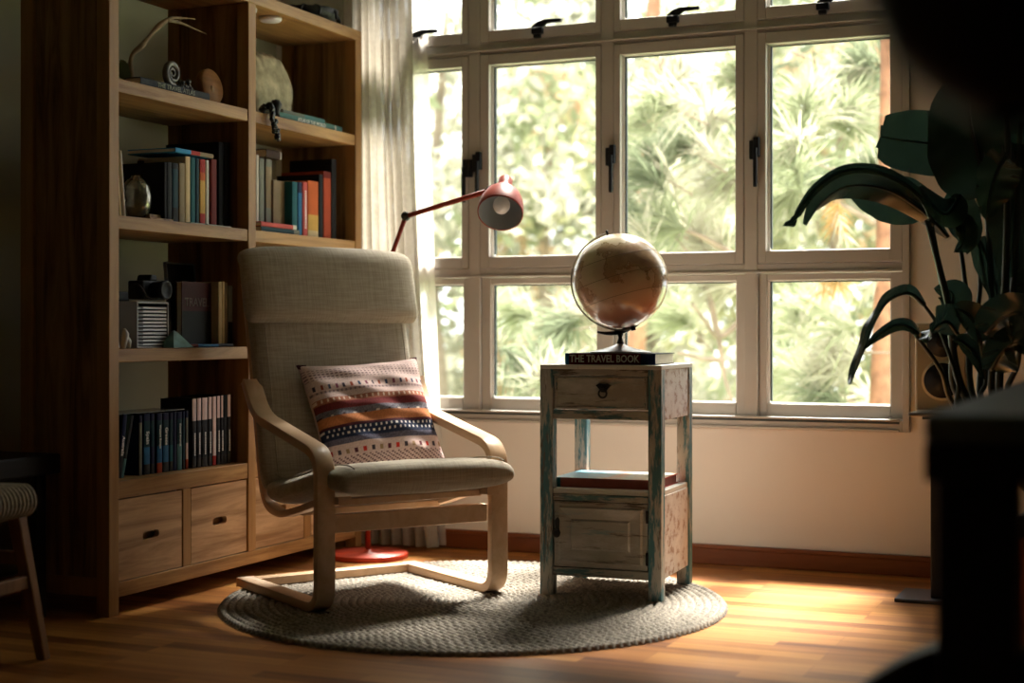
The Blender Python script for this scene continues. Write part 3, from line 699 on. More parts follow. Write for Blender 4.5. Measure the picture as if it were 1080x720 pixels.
# ================================================================== globe
GC = Vector((-1.643, 4.661, 1.020)); GR = .1545
gl = thing('globe', 'antique-look parchment globe on a metal foot, standing on the travel book', 'globe', (GC.x, GC.y, .786))
gz = GC.z-.786
def globe_mat():
    m, n, l, b = mat('parchment_map'); tc = n.new('ShaderNodeTexCoord')
    t = n.new('ShaderNodeTexNoise'); t.inputs['Scale'].default_value = 7; t.inputs['Detail'].default_value = 7; t.inputs['Roughness'].default_value = .62; l.new(tc.outputs['Object'], t.inputs['Vector'])
    r = n.new('ShaderNodeValToRGB'); e = r.color_ramp.elements; e[0].position = .40; e[0].color = (*hexc(226, 208, 176), 1); e[1].position = .62; e[1].color = (*hexc(160, 136, 100), 1)
    for p, c in ((.50, hexc(220, 200, 166)), (.515, hexc(135, 112, 76)), (.53, hexc(192, 168, 128))): q = e.new(p); q.color = (*c, 1)
    l.new(t.outputs['Fac'], r.inputs[0])
    t2 = n.new('ShaderNodeTexNoise'); t2.inputs['Scale'].default_value = 4; l.new(tc.outputs['Object'], t2.inputs['Vector'])
    r2 = n.new('ShaderNodeValToRGB'); r2.color_ramp.elements[0].position = .5; r2.color_ramp.elements[1].position = .62; l.new(t2.outputs['Fac'], r2.inputs[0])
    sx_ = n.new('ShaderNodeSeparateXYZ'); l.new(tc.outputs['Object'], sx_.inputs[0])
    low = n.new('ShaderNodeMapRange'); low.inputs['From Min'].default_value = -.02; low.inputs['From Max'].default_value = -.12; low.inputs['To Min'].default_value = 0; low.inputs['To Max'].default_value = .85
    l.new(sx_.outputs['Z'], low.inputs['Value'])
    mm = n.new('ShaderNodeMath'); mm.operation = 'MAXIMUM'; mm2 = n.new('ShaderNodeMath'); mm2.operation = 'MULTIPLY'; mm2.inputs[1].default_value = .35; l.new(r2.outputs[0], mm2.inputs[0]); l.new(mm2.outputs[0], mm.inputs[0]); l.new(low.outputs[0], mm.inputs[1])
    mx = n.new('ShaderNodeMix'); mx.data_type = 'RGBA'; mx.inputs[7].default_value = (*hexc(210, 140, 118), 1); l.new(mm.outputs[0], mx.inputs[0]); l.new(r.outputs[0], mx.inputs[6])
    l.new(mx.outputs[2], b.inputs['Base Color']); b.inputs['Roughness'].default_value = .22; b.inputs['Coat Weight'].default_value = .5; b.inputs['Coat Roughness'].default_value = .12
    return m
ax = (Vector((math.cos(YAW), math.sin(YAW), 0))*-.25+Vector((0, 0, 1))*.95+Vector((-math.sin(YAW), math.cos(YAW), 0))*.12).normalized()
Rg = Vector((0, 0, 1)).rotation_difference(ax).to_matrix().to_4x4()
b_ = build('sphere', MB().ball((0, 0, 0), GR, 40), globe_mat(), gl); b_.location = (0, 0, gz); b_.rotation_euler = Rg.to_euler()
mb = MB()
for lat in (0, .41, -.41):
    rr = GR*math.cos(lat)+.0004; mb.tube([(rr*math.cos(t), rr*math.sin(t), GR*math.sin(lat)) for t in [2*PI*k/96 for k in range(97)]], .0006, 4, caps=False)
ll = build('latitude_lines', mb, plain('map_ink', hexc(110, 85, 55), .6), b_)
side = (Vector((math.cos(YAW), math.sin(YAW), 0))*-1).normalized(); side = (side-ax*side.dot(ax)).normalized()
side2 = (side*.96+Vector((-math.sin(YAW), math.cos(YAW), 0))*.25).normalized()
mb = MB(); Ra = GR+.007
pts = []
for k in range(41):
    t = PI*k/40; dv = ax*math.cos(t)+side2*math.sin(t); pts.append(Vector((0, 0, gz))+dv*Ra)
mb.tube(pts, .0028, 8)
build('meridian_arm', mb, plain('arm_metal', (.30, .26, .22), .3, .8), gl)
mb = MB(); mb.tube([Vector((0, 0, gz))+ax*GR, Vector((0, 0, gz))+ax*(GR+.012)], .004, 8); mb.ball(Vector((0, 0, gz))+ax*(GR+.013), .005, 8)
mb.tube([Vector((0, 0, gz))-ax*GR*.99, Vector((0, 0, gz))-ax*(GR+.013)], .008, 10)
build('pin', mb, M['black'], gl)
# crescent bracket under the globe and its neck
mb = MB(); cr = []
for k in range(15):
    t = math.radians(-28+k*4.3); dv = (Vector((0, 0, -1))*math.cos(t)-side*math.sin(t)); cr.append(Vector((0, 0, gz))+dv*(Ra+.004))
mb.tube(cr, [.002+.005*math.sin(PI*k/14)+.001 for k in range(15)], 8)
mb.lathe([(.007, gz-Ra-.004), (.010, gz-Ra-.012), (.006, gz-Ra-.022), (.009, .040), (.012, .032), (.014, .026)], 16)
build('bracket', mb, M['iron'], gl)
build('foot', MB().lathe([(0, 0), (.100, 0), (.102, .003), (.098, .005), (.055, .013), (.022, .024), (.012, .030), (0, .031)], 48), M['chrome'], gl)
# ================================================================== floor lamp
LB = Vector((-2.793, 5.055, 0))
lp = thing('floor_lamp', 'red articulated floor lamp with round base standing behind the armchair', 'lamp', LB)
def L(px, py, d): return at(px, py, d)-LB
build('base', MB().lathe([(0, 0), (.150, 0), (.152, .004), (.152, .016), (.148, .020), (.02, .022), (.014, .03), (0, .03)], 56), M['red'], lp)
J0 = Vector((0, 0, .90)); J1 = L(428, 228, 5.62); J2 = L(519, 200, 5.40)
build('pole', MB().tube([(0, 0, .02), (0, 0, .90)], .0095, 12), M['redd'], lp)
build('lower_arm', MB().tube([J0, J1], .0085, 12), M['redd'], lp)
build('upper_arm', MB().tube([J1, J2], .0095, 12), M['redd'], lp)
for nm, p, r in (('lower_joint', J0, .018), ('elbow_joint', J1, .017)):
    q = Vector((-math.sin(YAW), math.cos(YAW), 0)); mb = MB(); mb.tube([p-q*.016, p-q*.012, p+q*.012, p+q*.016], [r*.7, r, r, r*.7], 16); build(nm, mb, M['iron'], lp)
ua = (Vector((math.cos(YAW), math.sin(YAW), 0))*.10+Vector((0, 0, 1))*.70+Vector((-math.sin(YAW), math.cos(YAW), 0))*.70).normalized()
O = L(527.5, 225, 5.29); Ms = Matrix.Translation(O) @ Vector((0, 0, 1)).rotation_difference(ua).to_matrix().to_4x4()
sh_ = build('shade', MB().lathe([(.0765, .002), (.080, .0), (.081, .006), (.080, .03), (.075, .060), (.064, .090), (.048, .112), (.034, .122), (.027, .126), (.0255, .150), (.0255, .180), (.022, .187), (.012, .190), (0, .190)], 48, M=Ms, cap=False), M['redd'], lp)
build('shade_lining', MB().lathe([(.0768, .002), (.0775, .01), (.077, .03), (.072, .058), (.061, .086), (.045, .108), (.02, .112), (0, .112)], 48, M=Ms, cap=False), plain('lamp_lining', (.42, .45, .47), .45), sh_)
build('bulb', MB().lathe([(0, .012), (.012, .014), (.024, .024), (.030, .040), (.029, .055), (.020, .075), (.014, .09), (.014, .112)], 32, M=Ms), plain('frosted_bulb', (.75, .70, .68), .4), sh_)
kn = Ms @ Vector((0, 0, .155)); kv = -Vector((math.cos(YAW), math.sin(YAW), 0))
build('swivel', MB().tube(smooth([kn+kv*.022, kn+kv*.045+Vector((0, 0, -.004)), kn+kv*.066+Vector((0, 0, -.014)), J2+Vector((0, 0, .004)), J2], 5), .005, 8), M['iron'], lp)
build('lamp_switch', MB().tube([O+ua*.145+kv*-.0, O+ua*.145-Vector((-math.sin(YAW), math.cos(YAW), 0))*.034], .004, 8), M['blackp'], sh_)
# ================================================================== loudspeaker on its stand
s0 = Vector((-.745, 4.96, .605))
spk = thing('loudspeaker', 'cream two-driver loudspeaker on the black stand behind the plant leaves', 'speaker', s0, (0, 0, math.radians(4)))
build('cabinet', MB().box(-.006, .150, 0, .20, 0, .277), plain('speaker_cream', (.50, .44, .32), .5), spk, .006)
build('woofer', MB().lathe([(0, -.004), (.018, -.006), (.040, .006), (.050, -.004), (.054, -.004), (.056, .006)], 40, M=Matrix.Translation((.077, -.002, .095)) @ Matrix.Rotation(PI/2, 4, 'X')), M['blackp'], spk)
build('woofer_ring', MB().lathe([(.056, .0), (.064, .0), (.066, -.004), (.066, -.008)], 40, M=Matrix.Translation((.077, -.001, .095)) @ Matrix.Rotation(PI/2, 4, 'X')), plain('woofer_ring_cream', (.70, .63, .48), .4), spk)
build('tweeter', MB().lathe([(0, .006), (.018, .004), (.036, -.004), (.048, .004)], 40, M=Matrix.Translation((.077, .0, .217)) @ Matrix.Rotation(PI/2, 4, 'X')), M['blackp'], spk)
stn = thing('speaker_stand', 'black column speaker stand with flat blue-grey foot plate against the window wall', 'stand', (-.68, 5.0, 0))
build('foot_plate', MB().box(-.125, .17, -.115, .10, 0, .012), plain('foot_plate_metal', (.045, .06, .085), .35), stn, .002)
build('column', MB().box(-.020, .085, -.07, .03, .012, .58), M['black'], stn, .004)
build('top_plate', MB().box(-.09, .14, -.06, .16, .585, .597), M['chrome'], stn, .002)
build('collar', MB().box(-.05, .115, -.04, .06, .575, .587), M['blackp'], stn, .002)
# ================================================================== wooden planter and plant
PX, PY = -.22, 4.50
plr = thing('planter', 'low red-brown wooden planter box behind the dark table leg', 'planter', (PX, PY, 0))
pw = wood('planter_wood', (.34, .10, .03), (.52, .17, .055), 'x', .4)
mb = MB()
for b in ((-.20, .38, -.15, -.13, .0, .30), (-.20, .38, .13, .15, .0, .30), (-.20, -.18, -.13, .13, 0, .30), (.36, .38, -.13, .13, 0, .30)): mb.box(*b)
build('box', mb, pw, plr, .003)
build('rim', MB().box(-.21, .39, -.16, -.125, .30, .318).box(-.21, .39, .125, .16, .30, .318).box(-.21, -.175, -.125, .125, .30, .318).box(.355, .39, -.125, .125, .30, .318), pw, plr, .003)
tag(build('potting_soil', MB().box(-.175, .355, -.128, .128, .2, .27), plain('soil', (.03, .02, .012), .95, bump=1, bscale=120), loc=(PX, PY, 0)), 'dark potting soil filling the wooden planter', 'soil', kind='stuff')
def leaf_mat():
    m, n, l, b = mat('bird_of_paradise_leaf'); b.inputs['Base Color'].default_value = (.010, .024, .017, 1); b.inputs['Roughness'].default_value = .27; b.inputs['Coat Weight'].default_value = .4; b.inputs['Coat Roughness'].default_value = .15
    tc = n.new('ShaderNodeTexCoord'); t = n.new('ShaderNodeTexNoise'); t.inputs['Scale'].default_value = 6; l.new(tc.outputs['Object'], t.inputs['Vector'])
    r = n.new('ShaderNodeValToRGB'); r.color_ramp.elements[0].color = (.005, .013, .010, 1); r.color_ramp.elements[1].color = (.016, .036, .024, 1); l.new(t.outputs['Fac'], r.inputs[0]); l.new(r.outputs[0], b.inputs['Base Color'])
    tr = n.new('ShaderNodeBsdfTranslucent'); tr.inputs['Color'].default_value = (.06, .12, .085, 1); mx = n.new('ShaderNodeMixShader'); mx.inputs[0].default_value = .18
    o = n['Material Output']; l.new(b.outputs[0], mx.inputs[1]); l.new(tr.outputs[0], mx.inputs[2]); l.new(mx.outputs[0], o.inputs[0]); return m
LM = leaf_mat(); SM = plain('leaf_stalk', (.014, .026, .018), .35); LP_ = plain('pale_leaf_rib', (.10, .14, .09), .4)
plant = thing('potted_plant', 'tall dark green plant with large drooping paddle leaves at right of the window', 'plant', (PX, PY, .268))
P0 = Vector((PX, PY, .268))
def leaf(pts, width, fold=.35, side=None, ripple=.05, tear=0, prof=None, seed=0):
    c = smooth([at(*p)-P0 for p in pts], 9); N = len(c); K = 15; mb = MB(); rnd = random.Random(seed); ph = rnd.random()*6
    prof = prof or (lambda t: max(.02, math.sin(PI*min(1, t**.75))**.7))
    view = Vector((-math.sin(YAW), math.cos(YAW), 0)); vs = []; last = None
    for i in range(N):
        t = i/(N-1); T = (c[min(i+1, N-1)]-c[max(i-1, 0)]).normalized()
        s = Vector(side) if side else T.cross(view); s = (s-T*s.dot(T)).normalized()
        if last and s.dot(last) < 0: s = -s
        last = s; nn = T.cross(s).normalized(); w = width*prof(t)
        for k in range(K):
            v = 2*k/(K-1)-1
            rp = ripple*w*math.sin(t*26+ph+v*2)*abs(v)**1.5
            vs.append(c[i]+s*(w*v*math.cos(fold*1.0))+nn*(abs(v)**1.2*w*math.sin(fold)+rp))
    fs = [(i*K+k, (i+1)*K+k, (i+1)*K+k+1, i*K+k+1) for i in range(N-1) for k in range(K-1)]
    mb.add(vs, fs, 0, True)
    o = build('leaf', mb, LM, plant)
    build('midrib', MB().tube(c, [.005*(1-i/N)+.0015 for i in range(N)], 7), SM, o)
    return o
def stalk(pts, r=.009):
    c = smooth([Vector(pts[0]) if len(pts[0]) == 3 and pts[0][0] < 3 else at(*pts[0])-P0]+[at(*p)-P0 for p in pts[1:]], 8)
    N = len(c); build('stalk', MB().tube(c, [r*(1.25-.6*i/N) for i in range(N)], 9), SM, plant)
B = lambda dx, dy: (dx, dy, 0.0)
stalk([B(.0, 0), (1022, 425, 4.45), (1000, 320, 4.40), (978, 232, 4.35)], .012)
stalk([B(.02, .02), (1018, 430, 4.5), (1004, 360, 4.47), (990, 280, 4.45), (982, 235, 4.4)], .010)
stalk([B(.03, -.04), (1035, 440, 4.4), (1022, 330, 4.45), (1013, 258, 4.5)], .009)
stalk([B(.06, .0), (1052, 440, 4.3), (1060, 300, 4.2), (1063, 160, 4.15), (1060, 110, 4.1)], .010)
stalk([B(.08, .03), (1060, 440, 4.4), (1070, 290, 4.3), (1076, 130, 4.3)], .011)
stalk([B(.04, .05), (1040, 440, 4.5), (1046, 330, 4.5), (1040, 200, 4.45), (1036, 160, 4.4)], .010)
stalk([B(.10, -.02), (1068, 440, 4.35), (1074, 380, 4.3), (1080, 330, 4.2)], .009)
stalk([B(-.02, .02), (1015, 440, 4.45), (992, 390, 4.4), (965, 352, 4.38)], .008)
stalk([B(.01, .04), (1030, 430, 4.5), (1034, 300, 4.5), (1030, 240, 4.5)], .008)
stalk([B(-.01, -.03), (1020, 450, 4.4), (1010, 400, 4.4), (990, 345, 4.4), (972, 318, 4.4)], .007)
stalk([B(.03, .02), (1042, 440, 4.4), (1040, 400, 4.4), (1034, 360, 4.35)], .007)
# long arching leaves in front of the window
leaf([(985, 238, 4.40), (968, 205, 4.38), (930, 182, 4.34), (890, 180, 4.3), (858, 200, 4.26), (836, 232, 4.24), (826, 238, 4.22)], .040, 1.05, ripple=.06, prof=lambda t: (.25+.5*math.sin(PI*min(1, t*1.05))**.8 if t < .8 else .28+.35*math.sin(PI*(t-.8)/.2)), seed=1)
leaf([(1000, 250, 4.45), (972, 222, 4.44), (935, 200, 4.42), (895, 196, 4.38), (868, 212, 4.34), (850, 238, 4.3)], .052, .75, side=(.1, -.1, 1), ripple=.08, prof=lambda t: .2+.9*math.sin(PI*min(1, t**1.0))**.9, seed=2)
leaf([(985, 215, 4.5), (955, 212, 4.5), (925, 208, 4.48), (895, 204, 4.46)], .075, .2, side=(.25, 0, 1), ripple=.10, seed=3)
# broad upper leaves
leaf([(1045, 172, 4.5), (1015, 158, 4.45), (985, 152, 4.4), (952, 148, 4.35), (928, 144, 4.32)], .098, .3, side=(.3, 0, 1), ripple=.06, prof=lambda t: .35+.65*math.sin(PI*min(1, .12+.8*t))**.8 if t < .97 else .35, seed=4)
leaf([(1042, 205, 4.45), (1030, 160, 4.4), (1022, 110, 4.35), (1030, 60, 4.3)], .17, .35, ripple=.05, seed=5)
leaf([(1060, 120, 4.1), (1070, 60, 4.1), (1085, 0, 4.1), (1095, -50, 4.1)], .17, .3, seed=6)
leaf([(1008, 200, 4.5), (1010, 225, 4.48), (1018, 250, 4.46), (1020, 268, 4.44)], .065, .6, seed=7)
leaf([(1062, 165, 4.15), (1052, 180, 4.1), (1044, 205, 4.1), (1040, 232, 4.12)], .065, .5, ripple=.16, seed=8)
leaf([(1013, 205, 4.4), (1000, 225, 4.4), (985, 218, 4.38), (970, 195, 4.36)], .060, .8, seed=9)
leaf([(1065, 150, 4.3), (1072, 200, 4.3), (1070, 250, 4.3), (1058, 296, 4.3)], .11, .35, seed=10)
leaf([(1030, 250, 4.5), (1040, 270, 4.5), (1050, 300, 4.5), (1052, 330, 4.5)], .06, .5, seed=11)
leaf([(1012, 225, 4.45), (1016, 242, 4.44), (1014, 258, 4.42), (1006, 266, 4.4)], .045, .7, seed=12)
# lower leaves
leaf([(975, 322, 4.40), (958, 309, 4.36), (938, 316, 4.30), (924, 336, 4.26), (914, 362, 4.24), (902, 392, 4.22), (897, 405, 4.2)], .050, .45, side=(.45, -.7, .5), ripple=.05, prof=lambda t: .15+.7*math.sin(PI*min(1, t**1.1))**.8, seed=13)
leaf([(968, 352, 4.38), (955, 343, 4.35), (940, 344, 4.32), (922, 356, 4.28), (912, 368, 4.26)], .030, .9, seed=14)
leaf([(1010, 352, 4.35), (1000, 340, 4.32), (990, 342, 4.3), (980, 354, 4.28), (978, 362, 4.27)], .055, .4, side=(.6, 0, .8), ripple=.12, seed=15)
leaf([(1000, 330, 4.45), (1005, 318, 4.45), (1003, 308, 4.45), (985, 304, 4.45)], .055, .4, seed=16)
leaf([(1034, 362, 4.35), (1028, 340, 4.35), (1015, 328, 4.35), (1000, 326, 4.35)], .05, .6, seed=17)
leaf([(1040, 352, 4.2), (1055, 336, 4.15), (1075, 330, 4.1), (1095, 338, 4.1)], .075, .5, ripple=.15, seed=18)
leaf([(1045, 390, 4.25), (1058, 370, 4.2), (1075, 362, 4.15), (1092, 380, 4.1)], .07, .6, ripple=.12, seed=19)
leaf([(1060, 310, 4.4), (1070, 300, 4.4), (1085, 305, 4.4), (1100, 320, 4.4)], .07, .4, seed=20)
leaf([(1040, 400, 4.4), (1030, 375, 4.4), (1015, 360, 4.4), (1005, 358, 4.4)], .045, .8, seed=21)
# ================================================================== dark table in the foreground
dt = thing('dining_table', 'dark wooden trestle table, blurred in the right foreground', 'table', (-.30, 2.05, 0))
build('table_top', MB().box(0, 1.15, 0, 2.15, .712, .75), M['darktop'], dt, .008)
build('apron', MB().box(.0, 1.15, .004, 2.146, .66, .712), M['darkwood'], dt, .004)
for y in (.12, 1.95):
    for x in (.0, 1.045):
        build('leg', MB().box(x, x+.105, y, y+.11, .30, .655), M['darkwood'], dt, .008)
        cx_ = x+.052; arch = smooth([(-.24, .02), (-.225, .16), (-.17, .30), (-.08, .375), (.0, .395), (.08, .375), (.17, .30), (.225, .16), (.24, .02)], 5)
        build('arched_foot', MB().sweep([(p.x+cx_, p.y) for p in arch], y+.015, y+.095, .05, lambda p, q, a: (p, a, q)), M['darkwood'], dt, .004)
# pendant lampshade above the table
pn = thing('pendant_lamp', 'black ball-shaped pendant lampshade, out of focus at the top right', 'lamp', (.0, 0, 0))
pc = at(1090, -40, .95); pn.location = pc
build('lamp_shade', MB().lathe([(.035, -.098), (.060, -.083), (.085, -.060), (.101, -.025), (.104, 0), (.098, .036), (.075, .074), (.045, .095), (.018, .104), (.012, .115), (0, .116)], 48, cap=False).lathe([(.035, -.098), (.057, -.081), (.082, -.058), (.098, -.025), (.101, 0), (.095, .035), (.072, .072), (0, .095)], 48, cap=False), M['black'], pn)
build('cord', MB().tube([(0, 0, .11), (0, 0, ZC-pc.z)], .003, 6), M['black'], pn)
build('bulb_holder', MB().tube([(0, 0, .08), (0, 0, .02)], .014, 10), M['blackp'], pn)
# ================================================================== stool with a woven seat
so = Vector((-2.88, 2.93, 0))
stl = thing('stool', 'wooden stool with a woven rope seat at the left edge', 'stool', so, (0, 0, math.radians(8)))
wst = wood('stool_wood', (.17, .085, .035), (.27, .14, .065), 'z', .45)
for sx_, sy_ in ((-1, -1), (1, -1), (1, 1), (-1, 1)):
    mb = MB(); t0 = Vector((sx_*.145, sy_*.145, .45)); t1 = Vector((sx_*.205, sy_*.19, 0))
    w0, w1 = .019, .014; vs = [t0+Vector((a, b, 0)) for a, b in ((-w0, -w0), (w0, -w0), (w0, w0), (-w0, w0))]+[t1+Vector((a, b, 0)) for a, b in ((-w1, -w1), (w1, -w1), (w1, w1), (-w1, w1))]
    mb.add(vs, [(0, 1, 2, 3), (7, 6, 5, 4)]+[(k, 4+k, 4+(k+1) % 4, (k+1) % 4) for k in range(4)]); build('leg', mb, wst, stl, .004)
for a, b in (((-1, -1), (1, -1)), ((1, -1), (1, 1)), ((1, 1), (-1, 1)), ((-1, 1), (-1, -1))):
    z = .285 if a[1] == b[1] else .22; f = lambda q: Vector((q[0]*(.145+.06*(1-z/.45)), q[1]*(.145+.045*(1-z/.45)), z))
    d_ = (f(b)-f(a)); n_ = Vector((-d_.y, d_.x, 0)).normalized()*.009; vs = [f(a)+n_*s+Vector((0, 0, h)) for h in (-.018, .018) for s in (-1, 1)]+[f(b)+n_*s+Vector((0, 0, h)) for h in (-.018, .018) for s in (-1, 1)]
    build('stretcher', MB().add(vs, [(0, 1, 3, 2), (4, 6, 7, 5), (0, 4, 5, 1), (2, 3, 7, 6), (0, 2, 6, 4), (1, 5, 7, 3)]), wst, stl, .003)
# seat: cords wrapped over a padded square frame
rope = plain('seat_rope', (.24, .195, .125), .9, noise=.3, nscale=90, bump=.4, bscale=200)
build('seat_core', MB().box(-.165, .165, -.165, .165, .425, .465), plain('seat_core_cord', (.05, .04, .028), .9), stl, .012)
mb = MB(); nR = 20
def wrap(u, lo, hi, axis):
    H_, z0, z1 = .19, .405, .482
    prof = [(-H_*.3, z1-.006)] ; p = []
    for k in range(25):
        t = k/24; a = -PI*.5+PI*t
        p.append((H_-.030+.034*math.cos(a), (z0+z1)/2+.040*math.sin(a)))
    out = [(u, H_-.034, z0)]; out = [(u, q[0], q[1]) for q in p]; out.append((u*.8, H_*.45, z1+.004)); out.append((u*.6, .03, z1-.002))
    return out
for sg in range(4):
    R4 = Matrix.Rotation(sg*PI/2, 4, 'Z')
    for k in range(nR):
        u = -.172+.344*(k+.5)/nR; mb.tube([R4 @ Vector(p) for p in smooth(wrap(u, 0, 0, 0)[::4]+wrap(u, 0, 0, 0)[-2:], 3)], .0083, 6, caps=False)
build('woven_seat', mb, rope, stl); stl.scale = (1, 1, .94)
# low dark bench behind the stool
bn = thing('bench', 'low dark wooden bench against the left wall behind the woven stool', 'bench', (-3.42, 3.06, 0))
build('bench_top', MB().box(0, .36, 0, .58, .43, .49), M['darkwood'], bn, .006)
for x in (.02, .29):
    for y in (.03, .51): build('leg', MB().box(x, x+.04, y, y+.04, 0, .455), M['darkwood'], bn, .004)
build('bench_rail', MB().box(.03, .33, .035, .055, .38, .455).box(.03, .33, .525, .545, .38, .455).box(.025, .045, .05, .53, .38, .455).box(.30, .32, .05, .53, .38, .455), M['darkwood'], bn, .003)
# ================================================================== things in the bookcase
XS = -2.955
def Y_(px, X=XS): return on_x(px, 300, X).y
def Z_(px, py, X=XS): return on_x(px, py, X).z
zD, zC, zB, zA = [z+.001 for z in ZS[:4]]
def row(p0, p1, top, zsh, label, cov, X=XS, dep=.15, gap=.0012, **k):
    y0, y1 = Y_(p0, X), Y_(p1, X); h = Z_((p0+p1)/2, top, X)-zsh
    return book(label, h, dep, max(.006, y1-y0-gap), cov, (X, (y0+y1)/2, zsh), **k)
G1 = 'travel guides on the lowest shelf'
def guide(p0, p1, top, label, mid, title=None, low=None, X=XS-.01, tsize=.012, head=None):
    return row(p0, p1, top, zD, label, c_navy, X=X, dep=.13, bands=[(.17, low or c_gdark), (.45, mid), (.88, head or c_dteal), (1.0, c_navy)], title=title, tsize=tsize, toff=.02, group=G1, hard=False, name='travel_guide')
# --- lowest shelf, left bay: blue guides
guide(147.2, 150.4, 438, 'thin pale-green spined travel guide right of the leaning pair', c_grey, head=c_grey, low=c_grey)
guide(152.2, 159.0, 436, 'blue travel guide with Spain on its spine', c_gblue, 'Spain', tsize=.020)
guide(159.8, 163.5, 436, 'dark thin travel guide right of the Spain guide', c_navy, None)
guide(166.0, 171.8, 435.5, 'blue travel guide with an orange foot, left of the Greece guide', c_gblue, 'Western Europe', c_rust, tsize=.011)
guide(172.4, 178.6, 435, 'blue travel guide with Greece on its spine', c_gblue, 'Greece', tsize=.019)
guide(179.2, 183.0, 435, 'slim blue-green travel guide right of the Greece guide', c_teal, None)
guide(183.4, 186.8, 434.5, 'black slim travel guide between two blue ones, right of Greece', c_navy, None, c_navy, head=c_navy)
guide(187.4, 192.6, 434, 'pale blue travel guide with long white title, fourth right of Spain in blue', c_gt, 'Central America', c_gt, tsize=.011)
guide(193.0, 195.6, 433.5, 'narrow dark blue travel guide, last but one of the blue row', c_dteal, None)
guide(196.4, 199.0, 433, 'narrow white-and-orange edged travel guide ending the blue row', c_mauve, None, c_rust, head=c_grey)
# leaning pair
def leaner(p, top, ang, t, zsh, lab, cov, h, bands=None, title=None, ts=.014, X=XS-.008, dep=.13, name='travel_guide', group=G1, hard=False):
    y = Y_(p, X)
    return book(lab, h, dep, t, cov, (X, y+t/2*math.cos(ang), zsh+t/2*math.sin(abs(ang))), (-ang, 0, 0), bands=bands, title=title, tsize=ts, toff=.0, group=group, hard=hard, name=name)
leaner(124.6, 436, math.radians(8), .020, zD, 'leaning black travel guide with Australia on its spine', c_black, .196, [(.5, c_char), (1, c_navy)], 'Australia', .017)
leaner(128.0, 440, math.radians(15), .014, zD, 'grey-blue travel guide leaning against the Australia guide', c_gt, .196, [(.3, c_gt), (1, c_char)], None)
# clear strip lying on the blue guides
tag(build('document_sleeve', MB().box(-3.09, -2.968, Y_(128), Y_(198), Z_(160, 435.6)-.001+.003, Z_(160, 435.6)+.0045), plain('clear_plastic', (.20, .22, .2), .2)), 'thin greyish document sleeve lying across the tops of the blue travel guides', 'sleeve')
# --- white-topped guides
G2 = 'white-topped travel guides beside the divider'
wt = [(203.4, 207.6, 'first, leftmost'), (208.4, 212.8, 'second'), (213.8, 219.4, 'third'), (220.2, 224.0, 'fourth'), (224.8, 228.6, 'red-footed'), (229.4, 232.6, 'sixth'), (233.6, 236.0, 'seventh, darkest-topped'), (236.4, 239.6, 'black-topped'), (240.4, 243.8, 'last')]
for i, (a, b, nm) in enumerate(wt):
    low = c_red if i == 4 else c_gdark; hd = c_black if i == 7 else c_mauve
    bands = [(.14, low), (.68, c_char if i != 4 else c_mauve), (1.0, hd)]
    lab = {0: 'white-topped travel guide standing first at the left of its group', 4: 'white-spined travel guide with a red foot', 7: 'travel guide with a wholly black spine among the white-topped ones', 8: 'white-topped travel guide standing nearest the divider'}.get(i, 'charcoal travel guide with white top, %s from the left of the white-topped group' % nm.split(',')[0])
    e = row(a, b, 420.5-.12*(a-203), zD, lab, c_char, X=XS-.008, dep=.13, bands=bands, group=G2, hard=False, name='travel_guide')
    # pale title marks: rows of tiny strokes, unreadable in the photograph
    if i not in (7,):
        h = .19; mb = MB(); rr = random.Random(i); z = .115
        while z > .045: q = .0025+.002*rr.random(); mb.box(.0006, .0009, -.003, .003, z-q, z); z -= q+.0018
        build('spine_lettering', mb, M['letter'], e)
# --- lowest shelf, right bay: small stack
zz = zD
stack = [('flat black book at the bottom of the small pile right of the divider', c_black, .016), ('thin dark teal book in the small pile right of the divider', c_dteal, .012), ('thin black book in the pile under the grey-teal one', c_char, .012), ('grey-teal book on top of the small pile right of the divider', c_gt, .018)]
for lab, c_, t in stack:
    book(lab, .125, .20, t, c_, (XS-.01, BY[3]+.008+.125, zz+t/2), (PI/2, 0, 0), [(.3, c_), (.32, c_yellow), (1, c_)], group='small pile of books right of the divider'); zz += t+.0006
for i in range(3):
    book('short white-lettered paperback standing on the small pile, %s' % ['at its left', 'in the middle', 'at its right'][i], .052, .10, .010, [c_grey, c_mauve, c_char][i], (XS-.012, BY[3]+.022+i*.0125, zz), group='small paperbacks on the pile', hard=False)
# --- shelf C, left bay
leaner(124.8, 300, math.radians(-13), .010, zC, 'white hardback leaning at the left end of the third shelf', c_white, .185, dep=.16, name='book', group=None, hard=True)
hy = Y_(162, -3.0)-Y_(140, -3.0)
bp_ = thing('black_box', 'black storage box behind the disc rack', 'box', (-3.13, Y_(130, -3.03), zC))
build('box_body', MB().box(-.10, .02, 0, .13, 0, .150), M['blackp'], bp_, .004); build('box_lid', MB().box(-.103, .023, -.003, .133, .150, .180), M['black'], bp_, .004)
cmr = thing('camera', 'black camera with a lens and strap resting on top of the disc rack', 'camera', (-3.02, Y_(160, -3.0), zC+.154))
build('camera_body', MB().box(-.03, .03, -.058, .055, 0, .060).prism([(-.022, .06), (.020, .06), (.014, .080), (-.014, .080)], lambda p, q, a: (a, p, q), -.025, .03), M['blackp'], cmr, .005)
build('lens', MB().lathe([(0, 0), (.027, 0), (.027, .03), (.030, .032), (.030, .048), (.024, .048), (.020, .044), (0, .044)], 28, M=Matrix.Translation((.03, 0, .03)) @ Matrix.Rotation(PI/2, 4, 'Y')), M['black'], cmr)
build('strap', MB().tube(smooth([(.0, -.058, .05), (.03, -.072, .04), (.045, -.05, .006), (.05, .0, .004), (.035, .06, .006), (.0, .058, .05)], 5), .0035, 6), M['blackp'], cmr)
